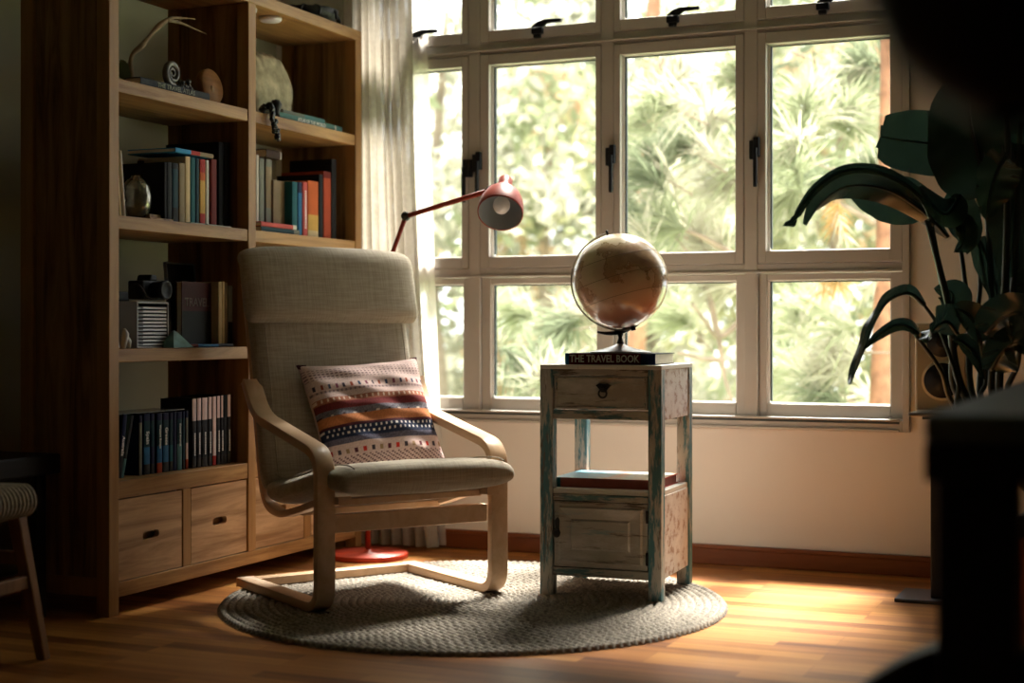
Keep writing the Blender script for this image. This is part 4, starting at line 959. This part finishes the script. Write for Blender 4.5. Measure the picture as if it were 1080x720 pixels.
# disc rack
ry0, ry1 = Y_(144.5), Y_(178); rh = Z_(160, 318)-zC
rk = thing('disc_rack', 'small grey rack of white disc cases on the third shelf', 'rack', (XS, ry0, zC)); wr = ry1-ry0
gm = plain('rack_grey', (.26, .26, .25), .4)
build('rack_shell', MB().box(-.14, 0, 0, .006, 0, rh).box(-.14, 0, wr-.006, wr, 0, rh).box(-.14, 0, .006, wr-.006, rh-.006, rh).box(-.14, 0, .006, wr-.006, 0, .005).box(-.14, -.135, .006, wr-.006, .005, rh-.006), gm, rk, .001)
wc = plain('disc_case_white', (.42, .42, .40), .35)
nc = 11; st_ = (rh-.02)/nc
c0 = build('disc_case', MB().box(-.125, -.003, .008, wr-.008, .0, st_*.58).box(-.0032, -.0028, .009, .034, .002, st_*.55, 1).box(-.004, -.002, .009, wr*.55, -.0003, .0005, 1), [wc, M['blackp']])
c0.location = (XS, ry0, zC+.008); DG = 'white disc cases in the rack'
tag(c0, 'white disc case, lowest in the grey rack', 'disc case', DG)
for i in range(1, nc):
    c = c0.copy(); C.objects.link(c); c.location = (XS, ry0, zC+.008+i*st_)
    c['label'] = 'white disc case, %s in the grey rack' % ('topmost' if i == nc-1 else '%s from the bottom' % ['', 'second', 'third', 'fourth', 'fifth', 'sixth', 'seventh', 'eighth', 'ninth', 'tenth'][i])
# teal glass pyramid
py_ = MB(); yy = Y_(181); py_.add([(-.035, -.045, 0), (.03, -.05, 0), (.035, .05, 0), (-.03, .05, 0), (-.002, -.008, .056), (.004, .004, .05)], [(0, 3, 2, 1), (0, 1, 4), (1, 2, 5, 4), (2, 3, 5), (3, 0, 4, 5)])
tag(build('stone_pyramid', py_, plain('teal_stone', (.10, .22, .20), .35, noise=.3, nscale=30), loc=(-2.94+.0, yy, zC)), 'small teal stone pyramid in front of the disc rack', 'ornament')
sh0 = build('seashell', MB().ball((0, 0, .014), .014, 10, sc=(1, .7, 1)).ball((0, .006, .026), .007, 8), plain('shell_cream', (.48, .38, .30), .5), loc=(-2.95, Y_(188), zC)); tag(sh0, 'tiny cream seashell right of the teal pyramid', 'shell')
wf = build('starfish_ornament', MB().tube([(0, -.012, .0), (0, 0, .045), (0, -.006, .06)], [.008, .011, .004], 8).tube([(0, 0, .04), (0, .016, .02), (0, .018, 0)], [.007, .008, .004], 8), plain('white_clay', (.5, .5, .48), .6), loc=(-2.935, Y_(127), zC)); tag(wf, 'small white figurine at the foot of the leaning white book', 'figurine')
# framed picture and books right part
fy0, fy1 = Y_(186, -3.09), 4.424
fr = thing('framed_photo', 'large dark photo in a thin grey frame leaning at the back of the third shelf', 'framed photo', (-3.10, (fy0+fy1)/2-.004, zC), (0, math.radians(-6), 0)); fw = (fy1-fy0)/2; fh = Z_(220, 278, -3.1)-zC
build('frame', MB().box(-.012, .0, -fw, -fw+.005, 0, fh).box(-.012, 0, fw-.006, fw, 0, fh).box(-.012, 0, -fw, fw, fh-.005, fh).box(-.012, 0, -fw, fw, 0, .004), gm, fr)
build('picture', MB().box(-.010, -.004, -fw+.005, fw-.006, .004, fh-.005), cmat('dark_picture', (.022, .020, .018), .4, .5), fr)
d1 = book('dark maroon large-format book with faint capitals, before the grey frame', .285*.84, .012, .012, c_maroon, (-3.0, Y_(222), zC), hard=True)
d1.location = (-3.01, Y_(231, -3.01), zC); d1.rotation_euler = (0, 0, PI/2*0)
for o_ in list(d1.children):
    for sub in list(o_.children): bpy.data.objects.remove(sub)
    bpy.data.objects.remove(o_)
bw = Y_(231, -3.01)-Y_(191, -3.01); bhh = Z_(215, 298, -3.03)-zC
build('cover', MB().box(0, .003, -bw, 0, 0, bhh).box(-.022, -.019, -bw, 0, 0, bhh).box(-.022, .003, -.003, 0, 0, bhh).box(.003, .0034, -bw, 0, 0, bhh*.55, 1), [cmat('faint_maroon', hexc(62, 26, 26)), c_black], d1); build('pages', MB().box(-.019, 0, -bw+.004, -.003, .003, bhh-.003), M['paper'], d1)
vs, fs = text_mb('TRAVEL', .040); mb = MB(); mb.M = Matrix(((0, 0, 1, .004), (1, 0, 0, -bw*.62), (0, 1, 0, bhh*.68), (0, 0, 0, 1))); mb.add(vs, fs); build('title', mb, cmat('faint_title', hexc(95, 80, 72)), d1)
row(231.0, 234.6, 297, zC, 'cream spined book right of the dark maroon cover', c_cream, dep=.09, X=-2.975)
row(234.9, 237.4, 297, zC, 'thin cream book with a dark dot, second right of the maroon cover', c_cream, dep=.09, X=-2.975)
row(237.7, 240.2, 298, zC, 'thin tan book right of the two cream ones', c_tan, dep=.09, X=-2.975)
row(241.2, 246.0, 301, zC, 'dark-footed grey book nearest the divider on the third shelf', c_grey, dep=.09, X=-2.975, bands=[(.4, c_black), (1, c_grey)])
book('flat dark blue book lying in front of the maroon one', Y_(240)-Y_(193), .06, .010, c_navy, (-2.93, Y_(240), zC+.005), (PI/2, 0, 0), [(.35, c_black), (.8, c_gblue), (1, c_dred)])
# --- shelf B, left bay
for i, (p, c_, lab, h) in enumerate([(124.4, c_grey, 'thin grey booklet leaning first at the left end of the second shelf', .21), (126.8, c_cream, 'cream paperback leaning second at the left end of the second shelf', .205), (131.5, c_white, 'white paperback leaning against the round glass vase', .205)]):
    leaner(p, 160, math.radians(-6), .0085, zB, lab, c_, h, dep=.15, name='paperback', group='leaning paperbacks on the second shelf')
vs_ = build('round_vase', MB().lathe([(0, 0), (.02, 0), (.035, .012), (.048, .045), (.050, .075), (.044, .105), (.030, .125), (.018, .132), (.016, .140), (.013, .14), (.013, .13), (0, .12)], 40), plain('mottled_silver_glass', (.20, .19, .15), .12, .7, noise=.5, nscale=40), loc=(-3.02, Y_(143.5, -3.02), zB+.003)); tag(vs_, 'mottled silvery round vase beside the leaning paperbacks', 'vase')
tr_ = build('wooden_coaster', MB().box(-.05, .05, -.06, .06, 0, .008).box(-.03, .03, -.035, .035, .008, .02), M['teak'], loc=(-3.0, Y_(157, -3.0), zB)); tag(tr_, 'small dark wooden block right of the silvery vase', 'block')
bk = row(150, 172, 171, zB, 'large dark book standing with its cover out behind the second shelf row', c_brown, X=-3.12, dep=.02)
rB = [(173.4, 176.2, 171, c_black, 'thin black book, first of the row right of the silvery vase', [(1, c_black)]), (176.6, 182.0, 171, c_black, 'black book beside the dark teal one on the second shelf', None), (182.4, 188.6, 172, c_dteal, 'dark teal book fifth left of the cream one', [(.25, c_black), (.9, c_dteal), (1, c_black)]),
      (189.4, 195.6, 172, c_tan, 'thick tan book with its board turned out, left of the cream spine', None), (196.0, 201.2, 165, c_cream, 'cream book with dark title under the flat blue book', None), (201.8, 206.4, 166, c_teal, 'teal book right of the cream spine', None), (206.8, 210.6, 167, c_dteal, 'dark blue-green book left of the yellow and red spine', None),
      (211.2, 217.2, 168, c_yellow, 'yellow book with red top on the second shelf', [(.18, c_red), (.68, c_yellow), (.8, c_orange), (1, c_red)]), (217.6, 220.8, 169, c_white, 'thin white book between yellow and dark red ones', None), (223.0, 229.2, 168, c_dred, 'dark red book at the right of the left-hand row', None)]
for a, b, t, c_, lab, bd in rB: row(a, b, t, zB, lab, c_, bands=bd, dep=.19)
for nm, a, b in (('blk', 231, 236.5), ('blk2', 237, 243)): row(a, b, 150, zB, 'tall black folder %s' % ('left of its twin on the second shelf' if nm == 'blk' else 'touching the divider on the second shelf'), c_black, dep=.22, X=-2.982, name='folder', group='black folders')
ztop = Z_(200, 165)+.001
book('flat light blue book lying on top of the standing row of the second shelf', Y_(224)-Y_(184), .19, .015, c_blue, (XS+.005, Y_(224), ztop+.0085+.004), (PI/2, math.radians(0), 0), [(.36, c_tan), (.52, c_red), (.60, c_red), (1, c_blue)])
for i, (a, b) in enumerate(((200, 216), (218, 243))):
    t_ = build('leaflet', MB().box(-.10, 0, 0, Y_(b, -2.93)-Y_(a, -2.93), 0, .003), cmat('leaflet_paper', (.35, .36, .30)), loc=(-2.925, Y_(a, -2.93), zB)); tag(t_, 'thin pale leaflet lying at the shelf edge under the %s' % ('cream and teal books' if i == 0 else 'dark red book'), 'leaflet')
# --- shelf B, right bay
row(270.6, 273.4, 175, zB, 'white book touching the right side of the divider, second shelf', c_white, X=-3.0, dep=.2).location.z += .040
row(273.9, 279.2, 167, zB, 'tall grey-green book standing on the flat coral book', c_grey, X=-3.0, dep=.2).location.z += .0
row(281.0, 287.4, 168, zB, 'tall grey book with a cream label beside the tan book', c_grey, X=-3.0, dep=.2, bands=[(.35, c_grey), (.9, c_tan), (1, c_grey)])
book('teal book lying lowest on the second shelf right of the divider', Y_(311)-Y_(270.6), .20, .018, c_dteal, (XS+.02, Y_(311), zB+.009), (PI/2, 0, 0), [(.15, c_grey), (1, c_dteal)])
book('coral red book lying on the teal one right of the divider', Y_(308)-Y_(270.6), .20, .016, c_pink, (XS+.02, Y_(308), zB+.018+.0086), (PI/2, 0, 0), [(.1, c_white), (1, c_pink)])
row(289, 305.8, 191, zB+.036, 'thick tan slipcase standing on the coral book', c_tan, X=-2.99, dep=.12, name='slipcase')
row(306.0, 307.8, 191, zB+.036, 'narrow cream book right against the tan slipcase', c_cream, X=-2.985, dep=.12, bands=[(.22, c_pink), (1, c_cream)])
rB2 = [(308.6, 314.2, 191.5, c_teal, 'teal book left of the dark blue one, right bay', None), (314.8, 319.2, 192, c_navy, 'dark blue book left of the coral spine', [(.8, c_gblue), (1, c_navy)]), (319.8, 324.8, 192, c_pink, 'coral book with pale lettering, right bay', None), (325.4, 336.4, 191, c_orange, 'thick orange book with pale foot', [(.12, c_cream), (.4, c_yellow), (1, c_orange)]),
       (337.0, 341.2, 184, c_black, 'black book with white stripe right of the orange one', None), (341.8, 349.6, 181, c_rust, 'rust brown book near the right end of the second shelf', [(.9, c_rust), (1, c_dred)]), (350.2, 355.4, 168, c_black, 'tall black book ending the second shelf row', None)]
for a, b, t, c_, lab, bd in rB2:
    e = row(a, b, t, zB, lab, c_, bands=bd, dep=.19)
    if c_ is c_pink:
        mb = MB(); z = .03
        while z < .17: mb.box(.0006, .001, -.005, .005, z, z+.004); z += .0065
        build('spine_lettering', mb, M['letter'], e)
wbk = book('dark brown book lying flat on the tall grey books', .10, .16, .030, c_brown, (-3.0, Y_(297, -3.0), Z_(284, 167, -3.0)+.018), (PI/2, 0, 0), [(.08, c_white), (1, c_brown)])
# --- shelf C, right bay : flat books showing above the chair
for i, (a, b, z, t, c_, lab) in enumerate([(276, 326, zC, .030, c_green, 'olive green book lying lowest above the chair headrest'), (276, 322, zC+.031, .012, c_brown, 'dark book lying on the olive green one'), (286, 320, zC+.044, .010, c_dteal, 'thin teal book on top of the pile behind the chair')]):
    pass
zt_ = zC
for i, (t, c_, lab, p1) in enumerate([(.030, c_black, 'thick black book at the bottom of the pile behind the chair headrest', 332), (.032, c_dteal, 'dark teal book second from the bottom behind the headrest', 330), (.032, c_brown, 'brown book in the middle of the pile behind the headrest', 331), (.034, c_green, 'olive green book below the top one behind the headrest', 327), (.034, c_black, 'black book in the upper part of the pile behind the headrest', 328), (.026, c_green, 'dark green book with cream pages near the top of the pile behind the headrest', 324), (.010, c_tan, 'thin tan book topping the pile behind the headrest', 318)]):
    book(lab, Y_(p1)-Y_(276), .22, t, c_, (XS+.005, Y_(p1), zt_+t/2), (PI/2, 0, 0), group='pile of books behind the chair headrest'); zt_ += t+.0008
# --- shelf A, left bay
bA = book('black book with THE TRAVEL ATLAS on its spine, lying on the top shelf', Y_(216)-Y_(143), .25, .026, c_char, (XS+.02, Y_(216), zA+.013), (PI/2, 0, 0), None, 'THE TRAVEL ATLAS', .020, .20, cmat('grey_title', hexc(140, 140, 125)), .0, name='atlas')
zb = zA+.0275
# branch
brn = thing('antler_branch', 'forked pale driftwood branch standing on the top shelf', 'branch', (-3.08, Y_(140, -3.08), zA))
def Q(px, py, X): return on_x(px, py, X)-Vector(brn.location)
bw_ = plain('driftwood', (.27, .18, .09), .7, noise=.3, nscale=30)
build('stem', MB().tube(smooth([Vector((0, 0, 0)), Q(138, 62, -3.08), Q(150, 48, -3.06), Q(163, 32, -3.05), Q(178, 20, -3.04), Q(192, 19, -3.03), Q(206, 20, -3.02)], 6), [.008+.002*math.sin(k*.7) for k in range(25)]+[.007, .006, .005, .005, .004, .004, .003, .003, .002, .002, .002, .001], 8), bw_, brn)
build('fork', MB().tube(smooth([Q(176, 21, -3.04), Q(190, 24, -3.04), Q(204, 30, -3.03), Q(218, 36, -3.02)], 6), [.007-.006*k/18 for k in range(19)], 8), bw_, brn)
# folded palm-leaf fan
fan = thing('leaf_fan', 'folded green palm-leaf fan against the bookcase post on the top shelf', 'fan', (-3.0, Y_(132, -3.0), zA))
mb = MB(); K = 9
for k in range(K):
    a0 = math.radians(-40+k*9); a1 = math.radians(-40+(k+1)*9); am = (a0+a1)/2; r_ = .13-.008*k
    o0 = Vector((0, .035, .008)); f_ = lambda a, dx: o0+Vector((dx, -math.cos(a)*r_*.7, max(.0, math.sin(a+.7))*r_))
    mb.add([o0, f_(a0, 0), f_(am, .012), f_(a1, 0), o0+Vector((.004, 0, 0))], [(0, 1, 2), (4, 2, 3)])
build('fan_blade', mb, thin('fan_leaf', (.16, .19, .09), .3), fan)
build('fan_handle', MB().tube([(0, .03, .008), (.01, .065, .012)], .006, 8), M['blackp'], fan)
# ammonite / coiled clock ornament
am = thing('ammonite', 'dark metallic coiled ammonite fossil standing on the travel atlas', 'fossil', (-2.985, Y_(183, -2.98), zb))
pts = []; rr_ = []
for k in range(90):
    t = k/89; a = t*2*PI*2.4; r = .004+.036*t**1.2; pts.append((0, r*math.cos(a+2.4), .047+r*math.sin(a+2.4))); rr_.append(.002+.010*t)
build('coil', MB().tube(pts, rr_, 12), plain('bronze_fossil', (.10, .09, .075), .45, .5, noise=.4, nscale=50), am)
build('stand', MB().box(-.018, .018, -.022, .022, -.001, .006), M['iron'], am, .002)
cr_ = MB(); rnd = random.Random(5)
for k in range(14): cr_.ball((rnd.uniform(-.01, .012), rnd.uniform(-.03, .03), .008+.03*rnd.random()*(1-k/20)), .006+.004*rnd.random(), 5)
tag(build('crystal_cluster', cr_, plain('dark_crystal', (.10, .095, .09), .2, .3), loc=(-2.985, Y_(195, -2.985), zb)), 'dark glinting crystal cluster right of the ammonite', 'crystal')
wd = thing('wood_slice', 'round orange-brown slice of wood standing at the right of the travel atlas', 'wood slice', (-2.99, Y_(221, -2.99), zA+.0275))
build('slice', MB().lathe([(0, -.014), (.058, -.014), (.062, -.008), (.062, .008), (.058, .014), (0, .014)], 36, M=Matrix.Translation((0, 0, .040)) @ Matrix.Rotation(math.radians(80), 4, 'Y')), wood('wood_slice_grain', (.18, .07, .02), (.34, .15, .05), 'y', .6), wd)
build('knot', MB().ball((.014, -.005, .03), .014, 8, sc=(.4, .8, 1)), M['teak'], wd)
wd.location.z = zA+.022
# --- shelf A, right bay
st0 = Y_(270, -3.05)
stone = MB(); rnd = random.Random(9)
def sf(u, v):
    a = 2*PI*u; b = PI*v; x = .05*math.copysign(abs(math.sin(b)*math.cos(a))**.8, math.cos(a)); y = .155*math.copysign(abs(math.sin(b)*math.sin(a))**.75, math.sin(a)); z = .133*math.copysign(abs(math.cos(b))**.75, math.cos(b))
    q = 1+.03*math.sin(7*y*20+z*30)+.03*math.sin(z*55+x*40); return (x*q, y*q, z*q)
stone.grid(sf, 60, 36, closed_u=True)
so_ = build('coral_stone', stone, plain('pale_limestone', (.42, .36, .24), .9, noise=.35, nscale=28, bump=1, bscale=40), loc=(-3.10, Y_(283, -3.10)-.02, zA+.133), rot=(0, math.radians(-6), 0)); tag(so_, 'large pale flat stone slab standing behind the books on the top shelf', 'stone')
b2 = book('teal book with ATLAS OF THE WORLD on its spine, lying at the shelf edge', Y_(361, -2.945)-Y_(293, -2.945), .23, .025, cmat('atlas_teal', hexc(100, 134, 128)), (-2.945, Y_(361, -2.945), zA+.013), (PI/2, 0, 0), [(.1, c_gt), (.12, c_white), (1, cmat('atlas_teal', hexc(84, 120, 116)))], 'ATLAS OF THE WORLD', .0185, .20, M['letter'], -.005, name='atlas')
book('grey-green book lying on top of the world atlas', Y_(344, -2.97)-Y_(300, -2.97), .20, .020, c_grey, (-2.975, Y_(344, -2.97), zA+.026+.010), (PI/2, 0, 0), [(.5, c_gt), (1, c_grey)])
fg = build('dark_figurine', MB().lathe([(0, 0), (.016, 0), (.014, .02), (.018, .035), (.022, .05), (.014, .064), (0, .068)], 20), M['iron'], loc=(-2.965, Y_(297, -2.965), zA+.047-.02+.0)); tag(fg, 'small dark round figurine in front of the pale stone', 'figurine'); fg.location = (-2.95, Y_(291, -2.95)-.0, zA+.0)
fg.scale = (1, 1, 1)
# black bead garland draped over the shelf edge
bd = MB(); pts = smooth([on_x(274, 117, -2.98), on_x(279, 113, -2.95), on_x(284, 113, -2.93), on_x(286, 119, -2.903), on_x(288, 128, -2.900), on_x(290, 138, -2.902), on_x(293, 147, -2.902)], 5); rnd = random.Random(2)
bd0 = pts[0]
for p in pts:
    for q in range(2): bd.ball(p-bd0+Vector((rnd.uniform(0, .008), rnd.uniform(-.010, .010), rnd.uniform(-.004, .01))), .0085, 6)
bd.tube([p-bd0 for p in pts], .002, 5)
g_ = build('bead_garland', bd, plain('black_beads', (.012, .013, .013), .25), loc=bd0); tag(g_, 'string of black beads hanging over the shelf edge by the divider', 'beads')
# round shelf lights
for nm, y, lab in (('a', Y_(284, -2.99), 'white round stick-on light under the top board, right bay'), ('b', Y_(255, -3.0), 'white round stick-on light under the top board, left bay')):
    o_ = build('puck_light', MB().lathe([(0, -.016), (.034, -.016), (.040, -.010), (.041, 0), (0, 0)], 36), plain('puck_white', (.70, .66, .68), .4), loc=(-2.985, y, ZS[4]-.041)); tag(o_, lab, 'shelf light')
# dark woven things on top of the bookcase
bt = thing('dark_basket', 'flat dark woven basket on top of the right bay of the bookcase', 'basket', (-3.03, Y_(325, -3.03), ZS[4]))
build('basket_body', MB().lathe([(0, .0), (.08, 0), (.105, .02), (.115, .05), (.108, .05), (.098, .022), (0, .01)], 40), plain('dark_wicker', (.022, .022, .024), .6, bump=1, bscale=90), bt)
mb = MB(); rnd = random.Random(12)
for k in range(16):
    a = rnd.uniform(0, 6.28); mb.tube(smooth([(0, 0, .03), (.05*math.cos(a), .05*math.sin(a), .06), (.11*math.cos(a), .12*math.sin(a), .045), (.12*math.cos(a), .15*math.sin(a), .012)], 4), .006, 5)
build('dried_twigs', mb, M['black'], bt)
# ================================================================== garden outside
gm_ = plain('garden_grass', (.20, .26, .11), .95, noise=.5, nscale=2, bump=1, bscale=6)
struct('garden_ground', MB().box(-26, 16, YW+.9, 42, -1.7, -1.6), gm_)
struct('outside_ledge', MB().box(OX0-.1, OX1+.1, YW+.06, YW+.26, .44, .50), plain('ledge', (.55, .52, .46), .8))
nd = [thin('needles_pale', (.42, .40, .31), .5), thin('needles_green', (.31, .335, .215), .5), thin('needles_dry', (.42, .26, .11), .45), thin('needles_deep', (.20, .23, .15), .4)]
lf = [thin('leaf_yellowgreen', (.38, .375, .215), .55), thin('leaf_green', (.25, .275, .165), .5), thin('leaf_olive', (.23, .225, .165), .45), thin('leaf_pale', (.42, .40, .32), .5), thin('leaf_dark_green', (.14, .16, .105), .4), thin('leaf_orange', (.44, .32, .20), .5)]  # leaf tones mixed at random, among them a darker green
bark = plain('pine_bark', (.30, .15, .085), .9, noise=.35, nscale=14, bump=1, bscale=30); bark2 = plain('grey_bark', (.22, .17, .12), .9, noise=.3, nscale=12)
def spray(mb, c, d, n=110, L=.26, seed=0, mi=0, droop=.10, w=.0042):
    """fan of long needles around a twig end pointing along d"""
    rnd = random.Random(seed); d = Vector(d).normalized(); a = d.orthogonal().normalized(); b = d.cross(a)
    for k in range(n):
        t = rnd.uniform(0, 2*PI); o = rnd.uniform(.15, 1.0)**.8*1.25
        v = (d*math.cos(o)+(a*math.cos(t)+b*math.sin(t))*math.sin(o)).normalized(); ln = L*rnd.uniform(.65, 1.1)
        base = c-d*rnd.uniform(0, .14); s = v.cross(Vector((rnd.uniform(-1, 1), rnd.uniform(-1, 1), rnd.uniform(-1, 1)))).normalized()*w
        p1 = base+v*ln*.5-Vector((0, 0, droop*ln*.35)); p2 = base+v*ln-Vector((0, 0, droop*ln*1.8))
        mb.add([base-s*.7, base+s*.7, p1+s, p1-s, p2], [(0, 1, 2, 3), (3, 2, 4)], mi)
class Tree: pass
def pine(label, base, lean, sprays, branches, r=.07, trunk_top=4.2, seed=0):
    e = thing('pine_tree', label, 'tree', base, group='pines outside the window'); b0 = Vector(base)
    tp_ = [Vector((0, 0, 0)), Vector((lean*.25, 0, 1.5)), Vector((lean*.6, .05, 3)), Vector((lean, .1, trunk_top+1.6))]
    build('trunk', MB().tube(smooth(tp_, 6), [r*(1.1-.5*i/18) for i in range(19)], 14), bark, e)
    for i, br in enumerate(branches):
        pts = smooth([Vector(p)-b0 for p in br], 5); N = len(pts)
        build('branch', MB().tube(pts, [.018*(1-.75*k/N)+.002 for k in range(N)], 7), bark2, e)
    rnd = random.Random(seed)
    for i, (c, d, mi, n, L) in enumerate(sprays):
        mb = MB(); cc = Vector(c)-b0
        for q in range(3):
            off = Vector((rnd.uniform(-.12, .12), rnd.uniform(-.15, .15), rnd.uniform(-.10, .10)))*(q > 0)
            spray(mb, cc+off, Vector(d)+Vector((rnd.uniform(-.5, .5), rnd.uniform(-.5, .5), rnd.uniform(-.3, .5))), n//(1+q), L, rnd.randint(0, 9999), mi if q < 2 else (1 if mi == 0 else 0))
        mb.tube([cc-Vector(d).normalized()*.3, cc], [.006, .003], 5, 4)
        build('needle_cluster', mb, nd+[bark2], e)
    return e
def W_at(px, py, d): return at(px, py, d)
rnd = random.Random(21)
# needle sprays seen through the panes
S1 = [((550, 380), 8.0), ((590, 350), 8.2), ((575, 400), 7.8), ((610, 330), 8.5), ((540, 330), 8.6), ((625, 400), 8.8), ((560, 430), 8.1)]
S2 = [((690, 105), 7.6), ((715, 150), 7.8), ((680, 175), 7.8), ((745, 120), 8.0), ((760, 190), 8.0), ((700, 235), 7.7), ((735, 245), 8.1), ((670, 230), 8.0), ((720, 70), 8.3), ((765, 240), 8.4), ((750, 300), 8.2), ((715, 330), 8.4), ((665, 130), 8.2), ((700, 200), 8.6), ((770, 80), 8.4), ((650, 260), 8.6)]
S3 = [((830, 160), 7.6), ((850, 110), 7.8), ((830, 210), 7.8), ((900, 130), 8.0), ((880, 90), 8.2), ((920, 170), 8.4), ((860, 190), 8.3), ((880, 370), 7.7), ((860, 400), 7.9), ((870, 425), 7.8), ((835, 390), 8.2), ((870, 330), 8.8), ((940, 430), 8.4), ((840, 330), 8.6), ((915, 70), 8.2)]
def mk(S, mi=0):
    out = []
    for (p, d) in S:
        c = W_at(p[0], p[1], d); m_ = rnd.choice([0, 0, 0, 1, 3] if mi == 0 else [0, 1, 1, 3])
        out.append((c, (rnd.uniform(-1, .4), rnd.uniform(-.5, .2), rnd.uniform(-.1, .9)), m_, 150, .30))
    return out
tb = at(918, 340, 7.9); tb = Vector((tb.x, tb.y, -1.6))
kr = at(918, 232, 9.2)
pine('reddish-trunked pine standing outside the rightmost window panes', tb, .12, mk(S3, 1)+[(at(880, 240, 7.5), (0, 0, -1), 2, 60, .12), (at(885, 300, 7.5), (0, 0, -1), 2, 60, .13)],
     [[(at(922, 236, 7.9)), at(890, 218, 7.8), at(860, 206, 7.8), at(830, 200, 7.8)], [at(960, 130, 8.6), at(925, 98, 8.5), at(880, 72, 8.4), at(835, 55, 8.3)], [at(930, 120, 8.6), at(890, 118, 8.5), at(830, 115, 8.4)]], r=.066, seed=1)
pine('pine with pale drooping needle tufts outside the two middle panes', (-3.9, 11.0, -1.6), .3, mk(S2, 0),
     [[at(790, 330, 8.2), at(760, 355, 8.1), at(745, 340, 8.0), at(730, 320, 7.9)], [at(742, 290, 8.1), at(757, 350, 8.1), at(765, 400, 8.1), at(778, 440, 8.1)], [at(775, 270, 7.9), at(740, 250, 7.8), at(705, 236, 7.7)], [at(700, 60, 7.9), at(680, 120, 7.9), at(690, 180, 7.9)], [at(765, 380, 8.1), at(740, 378, 8.1), at(715, 372, 8.0)]], r=.09, seed=2)
pine('low young pine with long pale needles outside the panes left of the globe', (-4.6, 9.9, -1.6), -.1, mk(S1, 0), [[at(575, 470, 8.2), at(570, 420, 8.2), at(585, 370, 8.2)]], r=.05, trunk_top=1.0, seed=3)
# broad-leaved trees further off
def crown(mb, c, R, n, seed, mis, size=.075):
    r_ = random.Random(seed); c = Vector(c); cl = [(Vector((r_.gauss(0, .5)*R[0], r_.gauss(0, .5)*R[1], r_.gauss(0, .5)*R[2])), r_.uniform(.25, .6), r_.choice(mis)) for _ in range(max(6, n//90))]
    for k in range(n):
        o, q, mi = r_.choice(cl); p = c+o+Vector((r_.gauss(0, .5), r_.gauss(0, .5), r_.gauss(0, .4)))*q
        if r_.random() < .25: mi = r_.choice(mis)
        a = Vector((r_.uniform(-1, 1), r_.uniform(-1, 1), r_.uniform(-1, 1))).normalized(); b = a.orthogonal().normalized(); s = size*r_.uniform(.6, 1.4)
        mb.add([p-a*s, p+b*s*.45, p+a*s, p-b*s*.45], [(0, 1, 2, 3)], mi)
def leafy(label, px, d, zs, mis, n=4200, R=(1.0, 1.2, .9), size=.075, seed=0, r=.10):
    p = at(px, 348, d); e = thing('leafy_tree', label, 'tree', (p.x, p.y, -1.6), group='leafy trees behind the pines')
    build('trunk', MB().tube(smooth([(0, 0, 0), (.1, 0, 1.5), (-.05, .1, 3.2), (.1, .1, 5.2)], 5), [r*(1.1-.8*k/15) for k in range(16)], 10), bark2, e)
    for i, z in enumerate(zs):
        mb = MB(); crown(mb, (random.Random(seed+i).uniform(-.3, .3), 0, z+1.6), R, n//len(zs), seed*10+i, mis, size); build('foliage', mb, lf, e, kind=None)
    return e
leafy('hazy tree seen through the pane nearest the curtain', 455, 13, (.1, 1.6, 3.1), [3, 2, 3, 1], 3600, seed=1)
leafy('yellow-green tree seen through the pane behind the lamp shade', 575, 14, (.1, 1.6, 3.1), [0, 1, 2, 3, 1, 5], 3600, seed=2)
leafy('pale leafy tree seen behind the globe', 680, 15, (.0, 1.5, 3.0), [3, 0, 3, 1], 3600, seed=3)
leafy('green tree seen between the globe and the plant', 790, 14, (.1, 1.7, 3.2), [1, 0, 3], 3600, seed=4)
leafy('deep green tree with orange leaves behind the reddish pine', 885, 13, (.1, 1.6, 3.1), [1, 4, 0, 5, 1, 3], 4200, seed=5)
leafy('green tree at the far right edge of the window view', 985, 14, (.1, 1.6, 3.1), [1, 4, 0], 3000, seed=6)
leafy('distant olive tree between the lamp and the globe', 625, 19, (-.2, 2.0, 4.0), [2, 1, 3], 3200, (1.6, 1.5, 1.3), .11, seed=7)
leafy('distant olive tree left of the lamp shade', 500, 19, (-.2, 2.0, 4.0), [2, 3, 1], 3200, (1.6, 1.5, 1.3), .11, seed=8)
leafy('distant tree filling the gap right of the globe', 735, 20, (-.2, 2.0, 4.0), [3, 1, 0], 3200, (1.6, 1.5, 1.3), .11, seed=9)
leafy('distant tree behind the rightmost lower pane', 860, 20, (-.2, 2.0, 4.0), [1, 3, 4], 3200, (1.6, 1.5, 1.3), .11, seed=10)
